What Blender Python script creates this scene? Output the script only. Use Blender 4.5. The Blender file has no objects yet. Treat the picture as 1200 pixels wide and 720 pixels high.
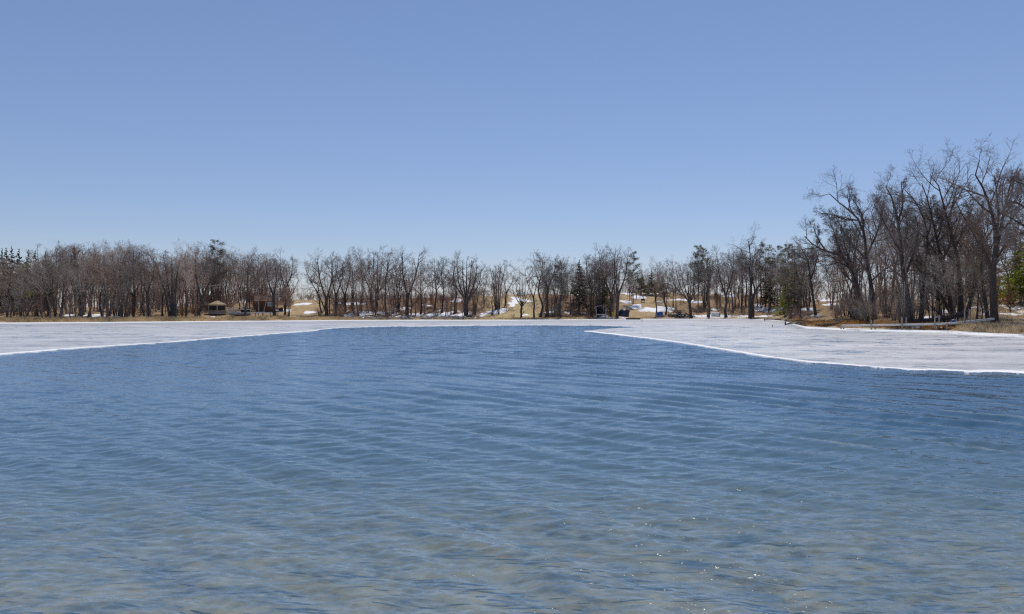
import bpy, math
import numpy as np
from mathutils import Vector, Matrix

# ------------------------------------------------------------------ camera, world, sun, exposure
SC = bpy.context.scene
COL = SC.collection
F, CX, CY, CAMZ = 942.0, 600.0, 360.0, 3.15      # focal length in photo pixels, principal point, eye height
cam = bpy.data.cameras.new("camera")
cam.sensor_width = 36.0
cam.lens = F / 1200.0 * 36.0
cam.clip_start = 0.1
cam.clip_end = 9000.0
camo = bpy.data.objects.new("camera", cam)
COL.objects.link(camo)
camo.location = (0, 0, CAMZ)
camo.rotation_euler = (math.pi / 2, 0, 0)
SC.camera = camo

SUN_AZ, SUN_EL = math.radians(15.0), math.radians(60)   # azimuth clockwise from +Y
world = bpy.data.worlds.new("World")
SC.world = world
world.use_nodes = True
wn = world.node_tree.nodes
wl = world.node_tree.links
wn.clear()
sky = wn.new('ShaderNodeTexSky')
sky.sky_type = 'NISHITA'
sky.sun_disc = False
sky.sun_elevation = SUN_EL
sky.sun_rotation = SUN_AZ
sky.altitude = 300
sky.air_density = 1.0
sky.dust_density = 0.0
sky.ozone_density = 8.0
bg = wn.new('ShaderNodeBackground')
bg.inputs['Strength'].default_value = 0.132
wo = wn.new('ShaderNodeOutputWorld')
gam = wn.new('ShaderNodeGamma')              # the whole sky a little flatter and bluer, as the camera rendered it
gam.inputs[1].default_value = 0.77
tint = wn.new('ShaderNodeMix'); tint.data_type = 'RGBA'; tint.blend_type = 'MULTIPLY'
tint.inputs[0].default_value = 1.0
tint.inputs[7].default_value = (1.06, 0.99, 1.085, 1)
wl.new(sky.outputs[0], gam.inputs[0])
wl.new(gam.outputs[0], tint.inputs[6])
wl.new(tint.outputs[2], bg.inputs[0])
wl.new(bg.outputs[0], wo.inputs[0])

sun = bpy.data.lights.new("sun", 'SUN')
sun.energy = 3.6
sun.angle = math.radians(0.5)
sun.color = (1.0, 0.95, 0.87)
suno = bpy.data.objects.new("sun", sun)
COL.objects.link(suno)
S = Vector((math.sin(SUN_AZ) * math.cos(SUN_EL), math.cos(SUN_AZ) * math.cos(SUN_EL), math.sin(SUN_EL)))
suno.rotation_euler = S.to_track_quat('Z', 'Y').to_euler()
suno.location = S * 300

vs = SC.view_settings
vs.view_transform = 'Standard'
vs.look = 'None'
vs.exposure = 0.0
vs.gamma = 1.0
SC.render.engine = 'CYCLES'
SC.cycles.max_bounces = 6
SC.cycles.transparent_max_bounces = 12
SC.cycles.sample_clamp_indirect = 4.0
SC.cycles.sample_clamp_direct = 1.7
SC.cycles.use_denoising = False
SC.cycles.filter_width = 1.3

rng = np.random.default_rng(7)

# ------------------------------------------------------------------ mesh helpers
def arrays_mesh(name, verts, polys_list, smooth=True):
    """verts (N,3); polys_list: list of (M,k) index arrays"""
    me = bpy.data.meshes.new(name)
    verts = np.asarray(verts, dtype=np.float32)
    me.vertices.add(len(verts))
    me.vertices.foreach_set("co", verts.ravel())
    polys_list = [np.asarray(p, dtype=np.int32) for p in polys_list if len(p)]
    loops = np.concatenate([p.ravel() for p in polys_list])
    tot = np.concatenate([np.full(len(p), p.shape[1], dtype=np.int32) for p in polys_list])
    start = np.concatenate([[0], np.cumsum(tot)[:-1]]).astype(np.int32)
    me.loops.add(len(loops))
    me.loops.foreach_set("vertex_index", loops)
    me.polygons.add(len(tot))
    me.polygons.foreach_set("loop_start", start)
    me.polygons.foreach_set("use_smooth", np.full(len(tot), smooth, dtype=bool))
    me.update(calc_edges=True)
    me.validate()
    return me

def link(name, data, mat=None, parent=None, loc=None, rotz=None):
    o = bpy.data.objects.new(name, data)
    COL.objects.link(o)
    if mat is not None and data is not None and len(data.materials) == 0:
        data.materials.append(mat)
    if parent is not None:
        o.parent = parent
    if loc is not None:
        o.location = loc
    if rotz is not None:
        o.rotation_euler = (0, 0, rotz)
    return o

def tag(o, label=None, cat=None, group=None, kind=None):
    if label: o['label'] = label
    if cat: o['category'] = cat
    if group: o['group'] = group
    if kind: o['kind'] = kind
    return o

def thing(name, loc, label, cat, group=None, rotz=0.0):
    o = link(name, None, loc=loc, rotz=rotz)
    o.empty_display_size = 0.5
    return tag(o, label, cat, group)

class MB:
    """collects simple solids into one mesh"""
    def __init__(self):
        self.v, self.f = [], []
    def add(self, vs_, fs_):
        b = len(self.v)
        self.v += [tuple(p) for p in vs_]
        self.f += [tuple(i + b for i in f) for f in fs_]
        return self
    def box(self, c, s, rz=0.0, rx=0.0, ry=0.0, bev=0.0):
        M = Matrix.Rotation(rz, 3, 'Z') @ Matrix.Rotation(ry, 3, 'Y') @ Matrix.Rotation(rx, 3, 'X')
        hx, hy, hz = s[0] / 2, s[1] / 2, s[2] / 2
        pts = [(-hx, -hy, -hz), (hx, -hy, -hz), (hx, hy, -hz), (-hx, hy, -hz),
               (-hx, -hy, hz), (hx, -hy, hz), (hx, hy, hz), (-hx, hy, hz)]
        pts = [M @ Vector(p) + Vector(c) for p in pts]
        return self.add(pts, [(0, 3, 2, 1), (4, 5, 6, 7), (0, 1, 5, 4), (1, 2, 6, 5), (2, 3, 7, 6), (3, 0, 4, 7)])
    def rod(self, a, b, ra, rb=None, n=8):
        rb = ra if rb is None else rb
        a, b = Vector(a), Vector(b)
        d = (b - a).normalized()
        u = d.orthogonal().normalized(); w = d.cross(u)
        vs_ = []
        for p, r in ((a, ra), (b, rb)):
            for k in range(n):
                t = 2 * math.pi * k / n
                vs_.append(p + (u * math.cos(t) + w * math.sin(t)) * r)
        fs_ = [(k, (k + 1) % n, n + (k + 1) % n, n + k) for k in range(n)]
        fs_ += [tuple(range(n - 1, -1, -1)), tuple(range(n, 2 * n))]
        return self.add(vs_, fs_)
    def loft(self, rings, cap=True):
        n = len(rings[0]); vs_ = [p for r in rings for p in r]; fs_ = []
        for i in range(len(rings) - 1):
            for k in range(n):
                a = i * n + k; b = i * n + (k + 1) % n
                fs_.append((a, b, b + n, a + n))
        if cap:
            fs_.append(tuple(range(n - 1, -1, -1)))
            fs_.append(tuple((len(rings) - 1) * n + k for k in range(n)))
        return self.add(vs_, fs_)
    def build(self, name, mat, parent=None, smooth=False, loc=None, rotz=None):
        me = bpy.data.meshes.new(name)
        me.from_pydata(self.v, [], self.f)
        me.polygons.foreach_set("use_smooth", np.full(len(me.polygons), smooth, dtype=bool))
        me.update()
        return link(name, me, mat, parent, loc, rotz)

# ------------------------------------------------------------------ numpy noise
def vnoise(x, y, seed=0):
    x = np.asarray(x, dtype=np.float64); y = np.asarray(y, dtype=np.float64)
    xi = np.floor(x); yi = np.floor(y)
    fx = x - xi; fy = y - yi
    fx = fx * fx * (3 - 2 * fx); fy = fy * fy * (3 - 2 * fy)
    def h(a, b):
        s = np.sin(a * 127.1 + b * 311.7 + seed * 74.7) * 43758.5453
        return s - np.floor(s)
    a = h(xi, yi); b = h(xi + 1, yi); c = h(xi, yi + 1); d = h(xi + 1, yi + 1)
    return (a * (1 - fx) + b * fx) * (1 - fy) + (c * (1 - fx) + d * fx) * fy

def fbm(x, y, oct=4, seed=0):
    t = 0.0; a = 0.5; s = 0.0
    for k in range(oct):
        t = t + a * vnoise(x * 2 ** k, y * 2 ** k, seed + k); s += a; a *= 0.5
    return t / s

def smooth(a, b, x):
    t = np.clip((x - a) / (b - a), 0, 1)
    return t * t * (3 - 2 * t)

# ------------------------------------------------------------------ the lie of the land
SHORE = np.array([(-1500, 398), (-900, 392), (-600, 388), (-300, 383), (-100, 379.6), (0, 378.4), (100, 377.8), (200, 377.0),
    (300, 376.2), (400, 375.5), (500, 375.1), (600, 375.1), (700, 374.3), (800, 373.8), (870, 373.8), (900, 374.6),
    (918, 376.2), (932, 380), (945, 383.2), (985, 385), (1060, 386.6), (1110, 388), (1130, 389), (1160, 390.6),
    (1200, 392), (1300, 396), (1500, 405), (1900, 430), (2400, 470)], dtype=float)
CREST = np.array([(-1500, 362), (-300, 361.5), (0, 361.5), (150, 361), (250, 358), (330, 352.5), (380, 351), (450, 350), (520, 349),
    (570, 347.5), (600, 346), (625, 344.5), (660, 346), (700, 346), (750, 344), (800, 345), (860, 345.5), (900, 350),
    (940, 352), (1000, 352), (1100, 352), (1160, 348), (1200, 346), (1500, 345), (2400, 345)], dtype=float)
CRESTD = np.array([(-1500, 60), (0, 60), (300, 50), (600, 52), (900, 55), (932, 85), (960, 66), (1130, 60), (1200, 60), (2400, 60)], dtype=float)

def shore_Y(px):
    return CAMZ * F / (np.interp(px, SHORE[:, 0], SHORE[:, 1]) - CY)

def land_h(px, d):
    """height of the land at photo column px, d metres beyond the waterline (negative: the lake bed)"""
    px = np.asarray(px, dtype=float); d = np.asarray(d, dtype=float)
    Ys = shore_Y(px)
    D = np.interp(px, CRESTD[:, 0], CRESTD[:, 1])
    A = CAMZ + (CY - np.interp(px, CREST[:, 0], CREST[:, 1])) / F * (Ys + D)
    x = (px - CX) / F * (Ys + d); y = Ys + d
    land = 0.38 * smooth(-0.3, 1.5, d) + (A - 0.38) * (0.5 * smooth(3, D, d) + 0.5 * np.clip((d - 3) / (D - 3), 0, 1))
    land = land + (fbm(x / 6.0, y / 6.0, 3, 5) - 0.5) * 0.9 * smooth(1, 12, d) + (fbm(x / 1.3, y / 1.3, 2, 9) - 0.5) * 0.22 * smooth(0, 2, d)
    land = land - np.clip(d - D * 1.05, 0, None) * 0.012
    bed = -0.26 - 0.12 * np.clip(y - 9.0, 0, 20) - 0.02 * np.clip(y - 29, 0, 100)
    bed = bed + (fbm(x / 2.2, y / 2.2, 3, 21) - 0.5) * 0.35
    bank = np.clip(-d * 0.35, 0, 6)
    bed = np.maximum(bed, -bank - 0.05)
    return np.where(d > -0.3, land, np.minimum(bed, 0.0) - 0.0)

def ground_h(x, y):
    px = CX + F * x / y
    return float(land_h(px, y - shore_Y(px)))

_DD = np.concatenate([np.arange(0, 12, 0.1), np.arange(12, 160, 0.4)])
def hit(px, py):
    """where the line of sight through photo pixel (px,py) meets the land"""
    Ys = float(shore_Y(px))
    h = land_h(np.full_like(_DD, px), _DD)
    pyy = CY - (h - CAMZ) * F / (Ys + _DD)
    k = np.nonzero(pyy <= py)[0]
    d = _DD[k[0]] if len(k) else _DD[int(np.argmin(pyy))]
    Y = Ys + d
    return Vector(((px - CX) / F * Y, Y, float(land_h(px, d))))

def at_d(px, d):
    Y = float(shore_Y(px)) + d
    return Vector(((px - CX) / F * Y, Y, float(land_h(px, d))))

def on_ice(px, py, z=0.06):
    Y = (CAMZ - z) * F / (py - CY)
    return Vector(((px - CX) / F * Y, Y, z))

# ------------------------------------------------------------------ materials
def new_mat(name):
    m = bpy.data.materials.new(name)
    m.use_nodes = True
    nt = m.node_tree
    b = nt.nodes['Principled BSDF']
    return m, nt, b

def N(nt, t, **kw):
    n = nt.nodes.new(t)
    for k, v in kw.items():
        setattr(n, k, v)
    return n

def ramp(nt, stops):
    r = N(nt, 'ShaderNodeValToRGB')
    e = r.color_ramp.elements
    e[0].position, e[0].color = stops[0][0], (*stops[0][1], 1)
    e[1].position, e[1].color = stops[1][0], (*stops[1][1], 1)
    for p, c in stops[2:]:
        k = e.new(p); k.color = (*c, 1)
    return r

def mixc(nt, fac, a, b):
    m = N(nt, 'ShaderNodeMix', data_type='RGBA')
    for sock, val in ((m.inputs[0], fac), (m.inputs[6], a), (m.inputs[7], b)):
        if isinstance(val, (int, float)): sock.default_value = val
        elif isinstance(val, tuple): sock.default_value = (*val, 1)
        else: nt.links.new(val, sock)
    return m.outputs[2]

def noise(nt, scale, detail=4, coord='Object', stretch=None, rough=0.55):
    tc = N(nt, 'ShaderNodeTexCoord')
    n = N(nt, 'ShaderNodeTexNoise')
    n.inputs['Scale'].default_value = scale
    n.inputs['Detail'].default_value = detail
    n.inputs['Roughness'].default_value = rough
    if stretch:
        mp = N(nt, 'ShaderNodeMapping')
        mp.inputs['Scale'].default_value = stretch
        nt.links.new(tc.outputs[coord], mp.inputs[0]); nt.links.new(mp.outputs[0], n.inputs['Vector'])
    else:
        nt.links.new(tc.outputs[coord], n.inputs['Vector'])
    return n.outputs[0]

def simple(name, col, col2=None, scale=6.0, rough=0.7, bump=0.0, stretch=None, vary=0.0, metal=0.0):
    m, nt, b = new_mat(name)
    col2 = col2 or tuple(c * 0.65 for c in col)
    n = noise(nt, scale, 5, stretch=stretch)
    r = ramp(nt, [(0.3, col2), (0.7, col)])
    nt.links.new(n, r.inputs[0])
    out = r.outputs[0]
    if vary:
        oi = N(nt, 'ShaderNodeObjectInfo')
        hs = N(nt, 'ShaderNodeHueSaturation')
        mr = N(nt, 'ShaderNodeMapRange')
        mr.inputs[3].default_value = 1 - vary; mr.inputs[4].default_value = 1 + vary
        nt.links.new(oi.outputs['Random'], mr.inputs[0])
        nt.links.new(mr.outputs[0], hs.inputs['Value'])
        mr2 = N(nt, 'ShaderNodeMapRange')
        mr2.inputs[3].default_value = 0.6; mr2.inputs[4].default_value = 1.35
        mul = N(nt, 'ShaderNodeMath', operation='MULTIPLY'); mul.inputs[1].default_value = 7.31
        fr = N(nt, 'ShaderNodeMath', operation='FRACT')
        nt.links.new(oi.outputs['Random'], mul.inputs[0]); nt.links.new(mul.outputs[0], fr.inputs[0])
        nt.links.new(fr.outputs[0], mr2.inputs[0]); nt.links.new(mr2.outputs[0], hs.inputs['Saturation'])
        nt.links.new(out, hs.inputs['Color']); out = hs.outputs[0]
    nt.links.new(out, b.inputs['Base Color'])
    b.inputs['Roughness'].default_value = rough
    b.inputs['Metallic'].default_value = metal
    if bump:
        bp = N(nt, 'ShaderNodeBump'); bp.inputs['Strength'].default_value = bump
        nt.links.new(n, bp.inputs['Height']); nt.links.new(bp.outputs[0], b.inputs['Normal'])
    return m

def thin(name, col, col2, scale, tl=0.5, vary=0.0):
    m = simple(name, col, col2, scale, 0.9, vary=vary)
    nt = m.node_tree; b = nt.nodes['Principled BSDF']; out = nt.nodes['Material Output']
    t = N(nt, 'ShaderNodeBsdfTranslucent'); mx = N(nt, 'ShaderNodeMixShader'); mx.inputs[0].default_value = tl
    nt.links.new(b.inputs['Base Color'].links[0].from_socket, t.inputs['Color'])
    nt.links.new(b.outputs[0], mx.inputs[1]); nt.links.new(t.outputs[0], mx.inputs[2]); nt.links.new(mx.outputs[0], out.inputs['Surface'])
    return m
M = {}
M['bark'] = simple('bark', (0.115, 0.09, 0.078), (0.048, 0.038, 0.033), 3.0, 0.95, 0.5, (3, 3, 0.5), vary=0.25)
M['twig'] = simple('twig', (0.47, 0.375, 0.31), (0.31, 0.24, 0.195), 0.8, 0.9, vary=0.32)
M['dark_twig'] = simple('dark_twig', (0.23, 0.18, 0.155), (0.13, 0.10, 0.088), 0.8, 0.9, vary=0.2)
M['pale_twig'] = simple('pale_twig', (0.46, 0.395, 0.33), (0.30, 0.25, 0.205), 0.8, 0.9, vary=0.25)
M['redtwig'] = simple('red_twig', (0.29, 0.205, 0.16), (0.18, 0.125, 0.10), 0.7, 0.9, vary=0.3)
M['grey_bark'] = simple('grey_bark', (0.28, 0.225, 0.195), (0.14, 0.11, 0.095), 3.0, 0.95, 0.4, (3, 3, 0.5), vary=0.3)
M['birch'] = simple('birch_bark', (0.62, 0.56, 0.50), (0.30, 0.26, 0.23), 2.0, 0.8, 0.2, (1, 1, 3))
M['needle'] = thin('pine_needles', (0.185, 0.18, 0.09), (0.085, 0.09, 0.045), 0.9, 0.5, vary=0.25)
M['needle_yellow'] = thin('yellowish_needles', (0.34, 0.36, 0.06), (0.14, 0.18, 0.035), 0.9, 0.4, vary=0.15)
M['rust_leaf'] = thin('rust_leaves', (0.36, 0.14, 0.045), (0.18, 0.075, 0.03), 1.2, 0.45, vary=0.2)
M['straw'] = thin('straw', (0.74, 0.59, 0.37), (0.54, 0.41, 0.23), 0.35, 0.5)
M['straw_pale'] = thin('pale_straw', (0.76, 0.64, 0.45), (0.46, 0.36, 0.22), 0.6, 0.55)
M['straw_orange'] = thin('orange_straw', (0.60, 0.35, 0.13), (0.34, 0.19, 0.07), 0.45, 0.5)
M['rock'] = simple('rock', (0.50, 0.46, 0.42), (0.24, 0.215, 0.195), 1.6, 0.9, 0.4, vary=0.3)
M['snow'] = simple('snow', (0.82, 0.83, 0.86), (0.72, 0.74, 0.78), 2.0, 0.6, 0.2)
M['grey_wood'] = simple('grey_wood', (0.52, 0.49, 0.46), (0.30, 0.275, 0.25), 3.0, 0.85, 0.3, (1, 8, 8))
M['pale_wood'] = simple('pale_wood', (0.78, 0.75, 0.71), (0.58, 0.55, 0.51), 3.0, 0.8, 0.2, (1, 8, 8))
M['post_wood'] = simple('post_wood', (0.42, 0.36, 0.31), (0.22, 0.18, 0.15), 3.0, 0.9, 0.3, (6, 6, 1))
M['dark_wood'] = simple('dark_wood', (0.10, 0.075, 0.06), (0.045, 0.035, 0.03), 2.0, 0.9, 0.3)
M['brown_wall'] = simple('brown_siding', (0.19, 0.085, 0.05), (0.11, 0.05, 0.035), 3.0, 0.85, 0.2, (1, 1, 12))
M['tan_roof'] = simple('tan_shingle', (0.36, 0.275, 0.17), (0.23, 0.17, 0.10), 4.0, 0.9, 0.2)
M['white_paint'] = simple('white_paint', (0.78, 0.77, 0.74), (0.62, 0.61, 0.58), 2.0, 0.5)
M['beige_panel'] = simple('beige_panel', (0.62, 0.52, 0.38), (0.48, 0.40, 0.29), 2.0, 0.5)
M['screen'] = simple('dark_screen', (0.02, 0.022, 0.026), (0.012, 0.013, 0.016), 5.0, 0.6)
M['grey_vinyl'] = simple('grey_vinyl', (0.36, 0.36, 0.41), (0.24, 0.24, 0.28), 1.5, 0.6, 0.1)
M['aluminium'] = simple('aluminium', (0.55, 0.56, 0.58), (0.42, 0.43, 0.45), 4.0, 0.4, metal=0.7)
M['navy_tarp'] = simple('navy_tarp', (0.02, 0.028, 0.075), (0.012, 0.016, 0.04), 2.0, 0.5, 0.4)
M['brown_tarp'] = simple('brown_tarp', (0.07, 0.04, 0.03), (0.04, 0.025, 0.02), 2.0, 0.7, 0.4)
M['blue_tarp'] = simple('blue_tarp', (0.02, 0.12, 0.42), (0.015, 0.08, 0.30), 2.0, 0.45, 0.4)
M['yellow'] = simple('yellow_plastic', (0.70, 0.50, 0.03), (0.55, 0.38, 0.03), 3.0, 0.4)
M['black_metal'] = simple('black_metal', (0.025, 0.025, 0.028), (0.015, 0.015, 0.017), 4.0, 0.5)
M['glass'] = simple('window_glass', (0.42, 0.45, 0.50), (0.32, 0.35, 0.40), 1.0, 0.1)

# ground: dry grass, leaf litter and snow, the masks come with the mesh
def ground_mat():
    m, nt, b = new_mat('ground')
    at = N(nt, 'ShaderNodeVertexColor', layer_name='cover')
    sp = N(nt, 'ShaderNodeSeparateColor')
    nt.links.new(at.outputs[0], sp.inputs[0])
    n1 = noise(nt, 0.9, 6, rough=0.7)
    n2 = noise(nt, 0.18, 4)
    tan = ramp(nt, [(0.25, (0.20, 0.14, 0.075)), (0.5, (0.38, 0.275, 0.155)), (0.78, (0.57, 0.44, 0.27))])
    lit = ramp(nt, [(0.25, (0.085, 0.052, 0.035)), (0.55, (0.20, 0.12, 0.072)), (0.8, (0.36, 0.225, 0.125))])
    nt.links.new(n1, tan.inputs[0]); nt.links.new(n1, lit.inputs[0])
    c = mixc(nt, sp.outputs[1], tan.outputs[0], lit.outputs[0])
    # lake bed
    n3 = noise(nt, 1.7, 8, rough=0.72)
    bed = ramp(nt, [(0.36, (0.13, 0.11, 0.05)), (0.5, (0.42, 0.35, 0.18)), (0.66, (0.68, 0.56, 0.335))])
    nt.links.new(n3, bed.inputs[0])
    c = mixc(nt, sp.outputs[2], c, bed.outputs[0])
    # snow with a broken edge
    ad = N(nt, 'ShaderNodeMath', operation='ADD'); mu = N(nt, 'ShaderNodeMath', operation='MULTIPLY_ADD')
    mu.inputs[1].default_value = 0.9; mu.inputs[2].default_value = -0.45
    nt.links.new(noise(nt, 1.6, 8, rough=0.7), mu.inputs[0])
    nt.links.new(sp.outputs[0], ad.inputs[0]); nt.links.new(mu.outputs[0], ad.inputs[1])
    st = N(nt, 'ShaderNodeMapRange'); st.inputs[1].default_value = 0.42; st.inputs[2].default_value = 0.72
    nt.links.new(ad.outputs[0], st.inputs[0])
    c = mixc(nt, st.outputs[0], c, (0.80, 0.81, 0.85))
    nt.links.new(c, b.inputs['Base Color'])
    b.inputs['Roughness'].default_value = 0.95
    b.inputs['Specular IOR Level'].default_value = 0.1
    bp = N(nt, 'ShaderNodeBump'); bp.inputs['Strength'].default_value = 0.6; bp.inputs['Distance'].default_value = 0.25
    nt.links.new(n1, bp.inputs['Height']); nt.links.new(bp.outputs[0], b.inputs['Normal'])
    return m
M['ground'] = ground_mat()

def ice_mat():
    m, nt, b = new_mat('lake_ice')
    at = N(nt, 'ShaderNodeVertexColor', layer_name='cover')
    sp = N(nt, 'ShaderNodeSeparateColor'); nt.links.new(at.outputs[0], sp.inputs[0])
    n1 = noise(nt, 0.2, 8, stretch=(0.6, 1.0, 1.0), rough=0.68)
    n2 = noise(nt, 2.2, 6, rough=0.7)
    r1 = ramp(nt, [(0.34, (0.31, 0.32, 0.34)), (0.48, (0.48, 0.485, 0.495)), (0.64, (0.62, 0.62, 0.62))])
    nt.links.new(n1, r1.inputs[0])
    r2 = ramp(nt, [(0.32, (0.70, 0.71, 0.73)), (0.58, (1, 1, 1))])
    nt.links.new(n2, r2.inputs[0])
    mm = N(nt, 'ShaderNodeMix', data_type='RGBA', blend_type='MULTIPLY'); mm.inputs[0].default_value = 1
    nt.links.new(r1.outputs[0], mm.inputs[6]); nt.links.new(r2.outputs[0], mm.inputs[7])
    c = mixc(nt, sp.outputs[0], mm.outputs[2], (0.88, 0.88, 0.88))
    c = mixc(nt, sp.outputs[1], c, (0.30, 0.32, 0.35))
    nt.links.new(c, b.inputs['Base Color'])
    rr = N(nt, 'ShaderNodeMapRange'); rr.inputs[3].default_value = 0.35; rr.inputs[4].default_value = 0.6
    nt.links.new(n1, rr.inputs[0]); nt.links.new(rr.outputs[0], b.inputs['Roughness'])
    b.inputs['Specular IOR Level'].default_value = 0.35
    bp = N(nt, 'ShaderNodeBump'); bp.inputs['Strength'].default_value = 0.25; bp.inputs['Distance'].default_value = 0.05
    nt.links.new(n2, bp.inputs['Height']); nt.links.new(bp.outputs[0], b.inputs['Normal'])
    return m
M['ice'] = ice_mat()

def water_mat():
    m, nt, b = new_mat('lake_water')
    nt.nodes.remove(b)
    out = nt.nodes['Material Output']
    # ripples finer than the modelled waves tilt the surface at every distance
    geo = N(nt, 'ShaderNodeNewGeometry')
    lee = N(nt, 'ShaderNodeVectorMath', operation='ADD'); lee.inputs[1].default_value = (0, -0.045, 0)   # steeper lee faces, wind off the far shore
    nt.links.new(geo.outputs['Normal'], lee.inputs[0])
    acc = lee.outputs[0]
    for sx, sy, ax, ay, rz in ((4.5, 17.0, 0.15, 0.40, 0.10), (1.6, 6.0, 0.14, 0.26, -0.15)):
        tc = N(nt, 'ShaderNodeTexCoord'); mp = N(nt, 'ShaderNodeMapping')
        mp.inputs['Scale'].default_value = (sx, sy, 1); mp.inputs['Rotation'].default_value = (0, 0, rz)
        nz = N(nt, 'ShaderNodeTexNoise'); nz.inputs['Scale'].default_value = 1.0; nz.inputs['Detail'].default_value = 5; nz.inputs['Roughness'].default_value = 0.68
        nt.links.new(tc.outputs['Object'], mp.inputs[0]); nt.links.new(mp.outputs[0], nz.inputs['Vector'])
        sb = N(nt, 'ShaderNodeVectorMath', operation='SUBTRACT'); sb.inputs[1].default_value = (0.5, 0.5, 0.5)
        ml = N(nt, 'ShaderNodeVectorMath', operation='MULTIPLY'); ml.inputs[1].default_value = (ax, ay, 0)
        ad = N(nt, 'ShaderNodeVectorMath', operation='ADD')
        nt.links.new(nz.outputs['Color'], sb.inputs[0]); nt.links.new(sb.outputs[0], ml.inputs[0])
        nt.links.new(acc, ad.inputs[0]); nt.links.new(ml.outputs[0], ad.inputs[1]); acc = ad.outputs[0]
    bp = N(nt, 'ShaderNodeVectorMath', operation='NORMALIZE'); nt.links.new(acc, bp.inputs[0])
    fr = N(nt, 'ShaderNodeFresnel'); fr.inputs['IOR'].default_value = 1.5
    gl = N(nt, 'ShaderNodeBsdfGlossy'); gl.inputs['Roughness'].default_value = 0.015
    gl.inputs['Color'].default_value = (1, 1, 1, 1)
    tr = N(nt, 'ShaderNodeBsdfTransparent'); tr.inputs['Color'].default_value = (0.92, 0.95, 0.94, 1)
    df = N(nt, 'ShaderNodeBsdfDiffuse'); df.inputs['Color'].default_value = (0.115, 0.25, 0.40, 1)
    mx = N(nt, 'ShaderNodeMixShader'); mx.inputs[0].default_value = 0.42
    nt.links.new(tr.outputs[0], mx.inputs[1]); nt.links.new(df.outputs[0], mx.inputs[2])
    m2 = N(nt, 'ShaderNodeMixShader')
    for n in (fr, gl):
        nt.links.new(bp.outputs[0], n.inputs['Normal'])
    nt.links.new(fr.outputs[0], m2.inputs[0]); nt.links.new(mx.outputs[0], m2.inputs[1]); nt.links.new(gl.outputs[0], m2.inputs[2])
    nt.links.new(m2.outputs[0], out.inputs['Surface'])
    va = N(nt, 'ShaderNodeVolumeAbsorption')
    va.inputs['Color'].default_value = (0.66, 0.72, 0.70, 1); va.inputs['Density'].default_value = 0.22
    nt.links.new(va.outputs[0], out.inputs['Volume'])
    return m
M['water'] = water_mat()

# ------------------------------------------------------------------ ground (lake bed, banks, hills out to the horizon)
SNOW = [(357,357,12,1.3),(335,364.2,11,1.1),(362,366.5,6,2),(410,356,18,1.2),(425,367,12,2),(470,362,12,1.5),(450,368,20,1.5),
    (500,358,6,1),(515,369,20,2),(535,352,6,2),(545,369,8,2),(415,369,10,1.5),(485,369,12,1.5),(565,369.5,6,2),(577,366,8,2.2),(590,363.6,8,1.6),(599,358,4,3),
    (603,354,4,2.4),(604,350,6,2),(612,352,5,1.2),(618,353.5,6,1.2),(616,369.5,4,1),(642,366,8,1),(668,367,6,1.5),(684,367,6,1),
    (655,364,6,1),(733,354,6,1.6),(748,349,6,2),(745,360,8,3),(735,344.5,12,1),(765,344.5,10,.8),(770,363,20,2.6),(720,372.6,18,1.2),(705,372,10,1),
    (795,352,14,1.1),(815,354,8,1.6),(775,353,6,1),(825,371.5,40,1.8),(840,363,8,1),(855,347,8,1.3),(850,344,5,1),(875,371,16,1.2),
    (890,363,9,2.2),(905,364,8,2.2),(887,358,6,1.6),(915,362,7,3),(945,363,10,2.2),(955,370,6,.8),(965,352,12,1.3),(975,357,9,1.2),
    (1000,353,8,1),(930,368,8,1.0),(895,371,12,1.2),(115,371.3,9,2.6),(102,371.8,9,2.2),(85,371,9,1.8),(138,370.2,9,1.8),(60,373,6,.6),(160,373.5,6,1),(180,373.5,8,.7),
    (250,372.5,8,.7),(1105,366,9,1.6),(1120,372,9,1.1),(1105,383,7,2),(1075,383,9,1.2),(1085,373,7,1.5),(1145,361,9,1.1),
    (1175,358.5,14,1.1),(1190,361.5,14,1.3),(1185,369,14,1),(1210,366,20,1.2),(1130,366,8,1.2),(1150,368,8,1)]

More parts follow.
